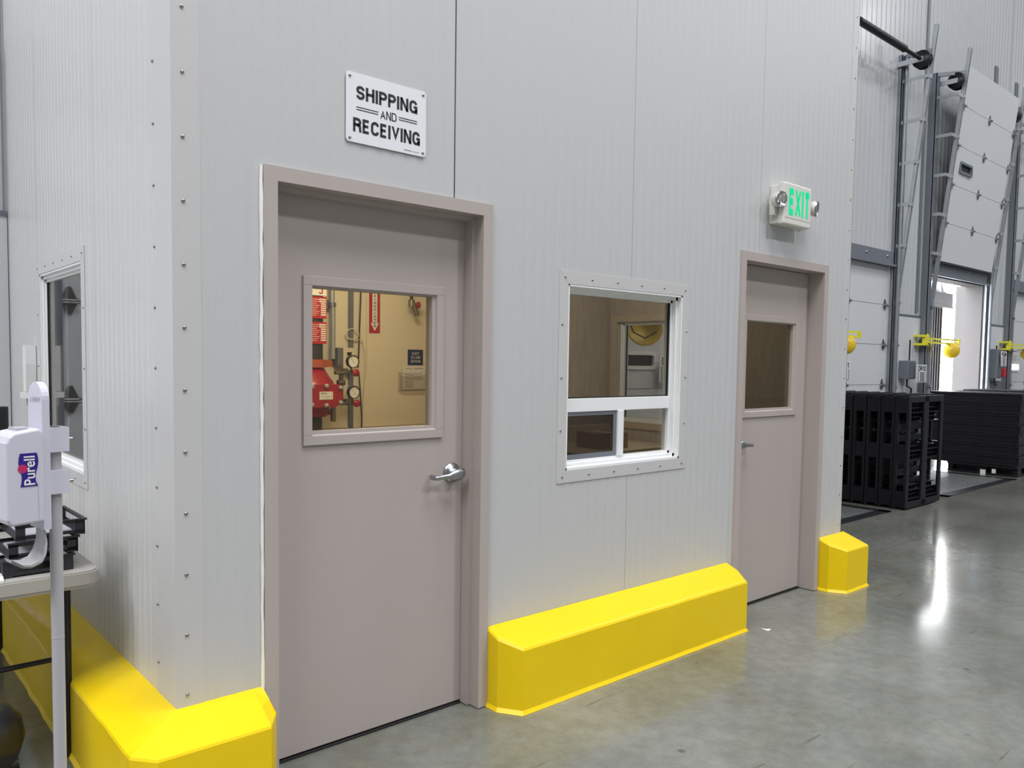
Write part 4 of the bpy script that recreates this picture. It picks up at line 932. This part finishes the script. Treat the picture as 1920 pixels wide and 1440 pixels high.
# lamp seen through both office windows
def near_lamp():
    hc = Vector((5.22, 2.36, 1.86)); hr = 0.175
    r = root('dock_light', (4.75, DW - 0.1, 1.955), 'round yellow dock lamp with black cord seen through the front office window', 'dock light')
    part('mount', MB().box(4.68, 4.82, DW - 0.16, DW - 0.016, 1.88, 2.04), YARM, r)
    part('arm', MB().bar((4.80, DW - 0.12, 2.0), (5.20, 2.42, 2.0), 0.03, 0.03).bar((4.80, DW - 0.12, 1.93), (5.20, 2.42, 1.98), 0.03, 0.03), YARM, r)
    d = Vector((0.75, 0.65, -0.05)).normalized()
    s_ = part('lamp_shell', MB().lathe(hc, d, [(0.12, 0.0), (0.12, 0.03), (0.06, 0.07), (0.0, hr * 0.98), (-0.04, hr), (-0.045, hr), (-0.035, hr * 0.9), (0.03, 0.05), (0.05, 0)], 28), YLAMP, r)
    part('cord', MB().tube([hc - d * .06 + Vector((-.19, .05, .06)), hc - d * .06 + Vector((-.13, .03, -.05)), hc - d * .06 + Vector((0.0, 0, -.10)), hc - d * .06 + Vector((.12, -.06, -.03)), hc - d * .05 + Vector((.16, -.06, .1))], 0.007, 6), BLACKM, r)
    part('guard_clip', MB().box(hc.x + 0.02, hc.x + 0.10, hc.y - 0.12, hc.y - 0.06, hc.z + 0.03, hc.z + 0.10), CHROME, s_)
near_lamp()
def number_sign(name, txt, o, rx, label, w=0.36, tilt=0.0):
    rx = Vector(rx).normalized(); up = (Z_ + rx * tilt).normalized(); n = rx.cross(up) * -1
    r = root('door_number_sign', o, label, 'sign'); ov = Vector(o)
    part('plate', MB().obox(ov, rx, up, n, -w / 2, w / 2, -0.14, 0.14, 0.0, 0.006), SIGNW, r)
    part('frame', MB().obox(ov, rx, up, n, -w / 2 + .02, w / 2 - .02, -0.13, 0.025, -0.0018, 0.0), TEXTG, r)
    part('card', MB().obox(ov, rx, up, n, -w / 2 + .05, -w / 2 + .09, -0.12, 0.018, -0.0028, -0.0018).obox(ov, rx, up, n, w / 2 - .09, w / 2 - .05, -0.12, 0.018, -0.0028, -0.0018), SIGNW, r)
    text('lettering', txt, ov - n * 0.0022, rx, up, 0, 0.082, w * 0.80, 0.082, INK, r, 0.02)
number_sign('', 'DR10', (12.33, 2.60, 1.42), (1, 0, 0), 'white door number plate hanging beside the open bay under the yellow bracket', 0.36, -0.10)
number_sign('', 'DR11', (10.075, 2.76, 1.455), (1, 0, 0), 'white door number plate on the closed dock door, mostly behind the office corner', 0.36)
number_sign('', 'DR12', (6.135, 2.76, 1.465), (1, 0, 0), 'white door number plate seen through the front office window', 0.34)
number_sign('', '9', (16.08, 2.625, 1.70), (1, 0, 0), 'small white number tag above the red button box', 0.30, -0.10)
def control_box(x, label, red):
    r = root('control_box', (x, DW - 0.05, 1.4), label, 'control box')
    part('case', MB().box(x - 0.13, x + 0.13, DW - 0.17, DW - 0.014, 1.33, 1.88 if red else 1.62, 0.01), GREYP, r)
    part('cover', MB().box(x - 0.11, x + 0.11, DW - 0.18, DW - 0.168, 1.35, 1.60), GALVD, r)
    part('cable', MB().tube([(x, DW - 0.1, 1.33), (x - 0.05, DW - 0.12, 1.22), (x + 0.12, DW - 0.12, 1.18), (x + 0.16, DW - 0.08, 0.9), (x + 0.15, DW - 0.04, 0.4)], 0.014, 8).tube([(x + .1, DW - .08, 1.62), (x + .1, DW - .08, 1.95)], 0.012, 8), BLACKM, r)
    if red: part('red_button', MB().box(x + 0.14, x + 0.30, DW - 0.21, DW - 0.10, 1.36, 1.52, 0.008), REDS, r, 'red push button box'); part('lower_case', MB().box(x + 0.05, x + 0.32, DW - 0.2, DW - 0.014, 1.06, 1.28, 0.01), GALVD, r)
control_box(12.10, 'grey control box on the wall left of the open bay', False)
control_box(15.95, 'dark grey control box with a red button near the farthest post', True)

# ================================================================== pallets
def pallet():
    """U 1.22 (x), V 0.92 (y), T 0.145 (z), deck up; local origin at one lower corner"""
    r = root('plastic_pallet', (0, 0, 0), 'black plastic pallet', 'pallet'); U, V, T = 1.22, 0.92, 0.145
    d = MB()
    # open deck: edge frame and slats
    d.box(0, U, 0, 0.05, T - 0.035, T, 0.008).box(0, U, V - 0.05, V, T - 0.035, T, 0.008).box(0, 0.05, 0.05, V - 0.05, T - 0.035, T).box(U - 0.05, U, 0.05, V - 0.05, T - 0.035, T)
    for i in range(9): x = 0.115 + i * 0.12; d.box(x, x + 0.07, 0.05, V - 0.05, T - 0.022, T - 0.002)
    part('deck', d, PALLET, r)
    for y0 in (0.0, V / 2 - 0.065, V - 0.075):
        w = 0.13 if 0.1 < y0 < 0.6 else 0.075
        m = MB().box(0.012, U - 0.012, y0, y0 + w, 0, 0.028, 0.01)
        if w > 0.1:
            for cx in (0.415, 0.835): m.lathe((cx, y0 + w / 2, 0.0), Z_, [(0.0005, 0.050), (0.0005, 0.068), (0.03, 0.070), (0.03, 0.050), (0.0005, 0.050)], 16)
        part('skid', m, PALLET, r)
        for x0 in (0.03, 0.53, 1.03):
            b = MB().box(x0, x0 + 0.16, y0 + 0.004, y0 + 0.012, 0.028, T - 0.035).box(x0, x0 + 0.16, y0 + w - 0.012, y0 + w - 0.004, 0.028, T - 0.035)
            for i in range(4): b.box(x0 + i * 0.05, x0 + 0.01 + i * 0.05, y0 + 0.012, y0 + w - 0.012, 0.028, T - 0.035)
            part('block', b, PALLET, r)
    rb = MB()
    for x0 in (0.10, 0.52, 0.93):                    # bands of cross ribs between the skids
        for i in range(4):
            x = x0 + i * 0.048
            for (ya, yb) in ((0.085, 0.385), (0.535, 0.835)):
                rb.box(x, x + 0.008, ya, yb, 0.035 if i % 2 else 0.012, T - 0.03)
        for yy in (0.16, 0.24, 0.32, 0.60, 0.68, 0.76): rb.box(x0, x0 + 0.15, yy, yy + 0.007, 0.04, T - 0.03)
    part('rib', rb, PALLET, r, kind='stuff')
    for x0, x1 in ((0.0, 0.09), (U - 0.09, U)): part('cross_skid', MB().box(x0 + 0.01, x1 - 0.01, 0.05, V - 0.05, 0.0, 0.024, 0.006), PALLET, r)
    return r
pal = pallet(); first = True
Rm = random.Random(21)
# A: standing on edge, undersides facing the camera side (-y)
ya = 0.905
ordw = ['first', 'second', 'third', 'fourth', 'fifth', 'sixth', 'seventh', 'eighth', 'ninth']
for i in range(9):
    # local x -> world z, local y -> world x, local z -> world y
    M_ = Matrix(((0, 1, 0), (0, 0, 1), (1, 0, 0))).transposed().transposed()
    M_ = Matrix(((0, 1, 0), (0, 0, 1), (1, 0, 0)))
    e = M_.to_euler()
    lb = 'front black pallet of the row standing on edge, ribbed underside with oval holes showing' if i == 0 else 'black pallet standing on edge, %s from the front of its row' % ordw[i]
    place(pal, first, (7.80 + Rm.uniform(-.012, .012), ya + i * 0.152, 0.004), e, lb, 'black pallets standing on edge'); first = False
# B: lying flat, by the leveler; these have closed sides
palb = copy_tree(pal); palb.rotation_euler = (0, 0, 0); palb.location = (0, 0, 0)
org = palb.location.copy()
sl = MB().box(0.012, 1.208, 0.905, 0.914, 0.028, 0.112).box(0.006, 0.014, 0.02, 0.90, 0.028, 0.112)
o_ = bpy.data.objects.new('side_lip', sl.mesh('side_lip', PALLET)); COL.objects.link(o_); o_.parent = palb
firstb = True
for i in range(8):
    z = 0.0 + i * 0.146
    M_ = Matrix(((0, -1, 0), (1, 0, 0), (0, 0, 1)))
    lb = {0: 'bottom black pallet of the flat stack, with white marks on its side', 7: 'topmost black pallet of the flat stack near the open bay'}.get(i, 'black pallet lying flat, %s up in the stack beside the open bay' % ordw[i])
    if i == 0: o = place(pal, False, (11.72, 1.03, 0.002), (0, 0, 0), lb, 'black pallets lying flat')
    else: o = place(palb, i == 1, (11.74 + 0.92 + Rm.uniform(-.01, .01), 1.03 + Rm.uniform(-.008, .008), z), M_.to_euler(), lb, 'black pallets lying flat')
for i in range(8):
    o = place(palb, False, (13.0 + 1.0 + Rm.uniform(-.01, .01), 1.03, 0.009 + i * 0.146), Matrix(((0, -1, 0), (1, 0, 0), (0, 0, 1))).to_euler(),
              'black pallet lying flat, %s up in the far stack behind the near flat stack' % ordw[i], 'black pallets in the far flat stack')
o = None
for i in range(9):
    o = place(pal, False, (16.1 + Rm.uniform(-.03, .03), 1.35 + Rm.uniform(-.03, .03), i * 0.146), (0, 0, 0.04 * Rm.uniform(-1, 1)),
              'black pallet, %s up in the leaning stack beyond the open bay' % ordw[i], 'black pallets in the farthest stack')
lb_ = root('pallet_label', (11.85, 1.3, 0.05), 'pair of small white labels on the side of the bottom flat pallet', 'label')
part('sticker', MB().box(11.722, 11.726, 1.43, 1.50, 0.0, 0.07), PAPER, lb_)
part('sticker', MB().box(11.722, 11.726, 1.30, 1.35, 0.03, 0.09), PAPER, lb_)

# ================================================================== left foreground
Fd = Vector((-0.982, -0.179, 0)).normalized(); Sd = Z_.cross(Fd); SP = Vector((-0.360, -0.08, 0))
st = root('sanitizer_stand', SP, 'white floor stand with pole holding a hand sanitizer dispenser, in front of the grey table', 'sanitizer stand')
part('base', MB().lathe(SP, Z_, [(0, 0.0), (0, 0.17), (0.008, 0.17), (0.014, 0.15), (0.02, 0.03), (0.02, 0)], 36), LAVS, st)
part('pole', MB().tube([SP + Z_ * 0.01, SP + Z_ * 1.315], 0.0170, 20), LAVS, st)
part('pole_collar', MB().tube([SP + Z_ * 0.70, SP + Z_ * 0.702], 0.0176, 20), LGREY, st)
for z0, z1 in ((1.245, 1.315), (1.125, 1.192)):
    part('clamp', MB().obox(SP, Fd, Sd, Z_, -0.028, 0.032, -0.030, 0.030, z0, z1), LAV, st)
    k = MB().tube([SP - Fd * 0.028 + Sd * 0.02 + Z_ * (z0 + z1) / 2, SP - Fd * 0.040 + Sd * 0.02 + Z_ * (z0 + z1) / 2], 0.006, 8); part('clamp_screw', k, CHROME, st)
P_ = [(-0.047, 1.03), (0.047, 1.03)] + [(0.047 * math.cos(a), 1.395 + 0.050 * math.sin(a)) for a in [math.pi * k / 14 for k in range(15)]]
bp_ = part('back_plate', MB().prism(P_, SP, Sd, Z_, Fd, 0.030, 0.050), LAV, st)
text('embossed_name', 'PURELL', SP + Fd * 0.0506 + Z_ * 1.395, -Sd, Z_, 0, 0, 0.07, 0.014, LGREY, bp_, 0.02)
bx = MB()
prof = [(0.051, 1.056), (0.136, 1.052), (0.146, 1.07), (0.146, 1.28), (0.138, 1.297), (0.125, 1.308), (0.062, 1.318), (0.051, 1.308)]
bx.prism(prof, SP, Fd, Z_, Sd, -0.058, 0.058)
dsp = part('dispenser', bx, LAV, st)
dsm = dsp.modifiers.new('bevel', 'BEVEL'); dsm.width = 0.008; dsm.segments = 3; dsm.limit_method = 'ANGLE'
part('top_latch', MB().obox(SP, Fd, Sd, Z_, 0.080, 0.108, -0.03, 0.03, 1.306, 1.319), LGREY, dsp)
part('side_groove', MB().obox(SP, Fd, Sd, Z_, 0.066, 0.068, 0.0575, 0.0584, 1.065, 1.17), LGREY, dsp)
lo = SP + Sd * 0.0588 + Fd * 0.092 + Z_ * 1.205
wave = [(-0.046, -0.024)] + [(-0.046 + 0.092 * k / 8, -0.022 + 0.004 * math.sin(k / 8 * 2 * math.pi)) for k in range(1, 9)] + [(0.046 - 0.092 * k / 8, 0.020 + 0.004 * math.sin(k / 8 * 2 * math.pi)) for k in range(0, 9)]
lg = part('logo', MB().prism(wave, lo, Z_, Fd, Sd, 0, 0.0006), PBLUE, dsp, 'dark blue wavy logo with white lettering')
text('lettering', 'Purell', lo + Sd * 0.0010, Z_, Fd, -0.002, -0.003, 0.080, 0.028, PAPER, lg, 0.012)
part('red_dot', MB().lathe(lo + Z_ * 0.004 + Fd * 0.014 + Sd * 0.0007, Sd, [(0, 0.012), (0.0002, 0.0)], 16), PRED, lg)
hk = [(0.040, 1.06), (0.038, 1.02), (0.036, 0.985), (0.042, 0.955), (0.060, 0.934), (0.083, 0.926), (0.106, 0.930), (0.126, 0.944)]
hm_ = MB(); vs = []
for (f, z) in hk:
    wd = 0.022 + 0.020 * min(1, max(0, (1.03 - z) / 0.09)); wd = wd if f < 0.12 else 0.028
    for t, up in ((-1, 0.010), (-0.6, 0.002), (0.6, 0.002), (1, 0.010)): vs.append(SP + Fd * (f + (up * 0.6 if z > 0.95 else 0)) + Z_ * (z + up) + Sd * wd * t)
n = len(hk)
vs2 = [v + Vector((0, 0, -0.006)) + Fd * -0.006 for v in vs]
fs = [(i * 4 + k, i * 4 + k + 1, (i + 1) * 4 + k + 1, (i + 1) * 4 + k) for i in range(n - 1) for k in range(3)]
hm_.add(vs, fs, True).add(vs2, fs, True)
rim = [i * 4 for i in range(n)] + [(n - 1) * 4 + k for k in (1, 2)] + [i * 4 + 3 for i in range(n - 1, -1, -1)] + [2, 1]
hm_.add([vs[i] for i in rim] + [vs2[i] for i in rim], [(k, (k + 1) % len(rim), len(rim) + (k + 1) % len(rim), len(rim) + k) for k in range(len(rim))])
part('drip_tray', hm_, LAVS, st, 'curved drip tray')

# folding table
tb = root('folding_table', (-0.48, 1.37, 0), 'light grey plastic folding table with black legs along the office side wall', 'table')
tcx, tcy, tw, tl = -0.49, 1.375, 0.77, 1.83
part('tabletop', MB().prism(rounded(tw, tl, 0.06, 6), (tcx, tcy, 0), X_, Y_, Z_, 0.700, 0.742).prism(rounded(tw - 0.014, tl - 0.014, 0.055, 6), (tcx, tcy, 0), X_, Y_, Z_, 0.742, 0.747).prism(rounded(tw - 0.01, tl - 0.01, 0.055, 6), (tcx, tcy, 0), X_, Y_, Z_, 0.688, 0.700), TABLE, tb)
for y in (0.655, 2.09):
    for x in (-0.183, -0.79):
        lg_ = part('leg', MB().tube([(x, y, 0.02), (x, y, 0.69)], 0.0145, 12), BLACKM, tb)
        part('foot_cap', MB().tube([(x, y, 0.0), (x, y, 0.03)], 0.016, 12), BLACKP, lg_)
    part('cross_bar', MB().tube([(-0.79, y, 0.385), (-0.19, y, 0.385)], 0.0095, 10).tube([(-0.79, y, 0.665), (-0.19, y, 0.665)], 0.0095, 10), BLACKM, tb)
part('leg_bolt', MB().tube([(-0.215, 0.645, 0.39), (-0.20, 0.645, 0.39)], 0.012, 8), CHROME, tb)
# letter trays
def letter_tray():
    r = root('letter_tray', (0, 0, 0), 'black plastic letter tray', 'letter tray'); Lx, Ly, h = 0.22, 0.31, 0.058
    part('floor_plate', MB().box(0, Lx, 0, Ly, 0.006, 0.010), BLACKP, r)
    w = MB()
    for y0, y1 in ((0, 0.006), (Ly - 0.006, Ly)):
        w.box(0, Lx, y0, y1, 0.006, 0.018).box(0, Lx, y0, y1, h - 0.014, h).box(0, 0.030, y0, y1, 0.0, h).box(Lx - 0.035, Lx, y0, y1, 0.0, h)
    w.box(Lx - 0.006, Lx, 0, Ly, 0.006, 0.022).box(Lx - 0.006, Lx, 0, Ly, h - 0.010, h).box(Lx - 0.006, Lx, 0, 0.04, 0, h).box(Lx - 0.006, Lx, Ly - 0.04, Ly, 0, h)
    part('side_wall', w, BLACKP, r)
    part('rim', MB().box(-0.003, Lx + 0.006, -0.006, 0.0, h - 0.006, h).box(-0.003, Lx + 0.006, Ly, Ly + 0.006, h - 0.006, h).box(Lx, Lx + 0.006, 0, Ly, h - 0.006, h), BLACKG, r)
    return r
tr = letter_tray()
for i, (x, y, z, rz, lb) in enumerate(((-0.405, 0.520, 0.747, 0.03, 'bottom black letter tray standing on the grey table'), (-0.385, 0.530, 0.808, 0.05, 'middle black letter tray of the stack on the table'), (-0.362, 0.535, 0.869, 0.02, 'top black letter tray of the stack, with open sides'))):
    place(tr, i == 0, (x, y, z), (0, 0, rz), lb, 'letter trays on the folding table')
for i, (x, y, z, lb) in enumerate(((-0.365, 0.55, 0.8185, 'sheets of grey paper lying in the middle letter tray'), (-0.340, 0.56, 0.8795, 'sheets of paper lying in the top letter tray'))):
    thing1('paper_sheets', MB().box(x, x + 0.16, y, y + 0.22, z, z + 0.004).obox((x + .01, y + .01, z + .004), Vector((1, .03, 0)), Vector((-.03, 1, 0)), Z_, 0, .15, 0, .21, 0, .002), LGREY, (x, y, z), lb, 'paper')
# glossy white sleeve at the table's edge
wm = MB(); vs = []
for i in range(8):
    for j in range(6):
        vs.append((-0.66 + i * 0.036 + 0.004 * math.sin(j), 0.475 + j * 0.035, 0.756 + 0.035 * math.sin(i / 7 * math.pi) * (0.6 + 0.1 * j) + 0.006 * math.sin(i * 1.7 + j)))
fs = [(i * 6 + j, (i + 1) * 6 + j, (i + 1) * 6 + j + 1, i * 6 + j + 1) for i in range(7) for j in range(5)]
wm.add(vs, fs, True).add([(x, y, 0.7475) for x, y, z in vs], fs)
bd = [i * 6 for i in range(8)] + [42 + j for j in range(1, 6)] + [i * 6 + 5 for i in range(6, -1, -1)] + [4, 3, 2, 1]
wm.add([vs[k] for k in bd] + [(vs[k][0], vs[k][1], 0.7475) for k in bd], [(k, (k + 1) % len(bd), len(bd) + (k + 1) % len(bd), len(bd) + k) for k in range(len(bd))])
thing1('plastic_sleeve', wm, WHITEP, (-0.65, 0.58, 0.747), 'crumpled glossy white plastic sleeve on the table left of the trays', 'sleeve')
# monitor behind the dispenser
mn = root('monitor', (-0.52, 1.2, 0.747), 'dark monitor standing on the folding table, only its corner in view', 'monitor')
part('screen', MB().box(-0.80, -0.272, 1.19, 1.225, 1.00, 1.305, 0.004), BLACKP, mn)
part('display', MB().box(-0.785, -0.287, 1.186, 1.191, 1.02, 1.29), BLACKG, mn)
part('neck', MB().box(-0.57, -0.50, 1.215, 1.25, 0.755, 1.1), BLACKP, mn)
part('foot', MB().box(-0.65, -0.42, 1.13, 1.33, 0.747, 0.757, 0.004), BLACKP, mn)
# white dispenser on the side wall
dw = root('wall_dispenser', (-0.06, 2.06, 1.3), 'tall white dispenser mounted on the office side wall beyond the window', 'dispenser')
part('body', MB().prism([(-0.032, 0.02), (0.032, 0.02), (0.040, 0.16), (0.032, 0.26), (-0.032, 0.26), (-0.040, 0.16)], (-0.02, 2.13, 1.31), Y_, Z_, X_, -0.030, 0.018), WHITEP, dw)
part('outlet_lip', MB().prism([(-0.042, 0.0), (0.042, 0.0), (0.036, 0.03), (-0.036, 0.03)], (-0.02, 2.13, 1.295), Y_, Z_, X_, -0.045, 0.018), WHITEP, dw)
part('nozzle', MB().tube([(-0.025, 2.12, 1.295), (-0.025, 2.12, 1.25)], 0.02, 10), LGREY, dw)
# black rounded machine on casters under the table
vc = root('canister', (-0.50, 0.62, 0), 'black rounded plastic canister on casters on the floor under the table', 'canister')
part('body', MB().lathe((-0.52, 0.60, 0.07), Z_, [(0, 0.0), (0, 0.12), (0.03, 0.165), (0.10, 0.185), (0.16, 0.175), (0.20, 0.14), (0.22, 0.09), (0.23, 0.0)], 32), BLACKG, vc)
part('upper_tank', MB().lathe((-0.58, 0.78, 0.07), Z_, [(0, 0.0), (0.02, 0.13), (0.30, 0.14), (0.38, 0.11), (0.42, 0.05), (0.42, 0)], 28), BLACKG, vc)
for a in (-0.9, 0.3, 1.4, 2.6, 3.8):
    x, y = -0.52 + 0.165 * math.cos(a), 0.60 + 0.165 * math.sin(a)
    c_ = part('caster', MB().tube([(x - 0.012, y, 0.027), (x + 0.012, y, 0.027)], 0.027, 16), BLACKP, vc)
    part('caster_fork', MB().box(x - 0.018, x + 0.018, y - 0.01, y + 0.01, 0.04, 0.09), CHROME, c_)

# ------------------------------------------------------------------ small litter on the floor
thing1('paper_scrap', MB().prism([(0, 0), (0.05, 0.01), (0.022, 0.028), (0.012, 0.055), (0.004, 0.028)], (3.20, -0.26, 0.001), X_, Y_, Z_, 0, 0.001), PAPER, (3.2, -0.26, 0), 'small white paper scrap on the floor by the curb', 'paper')
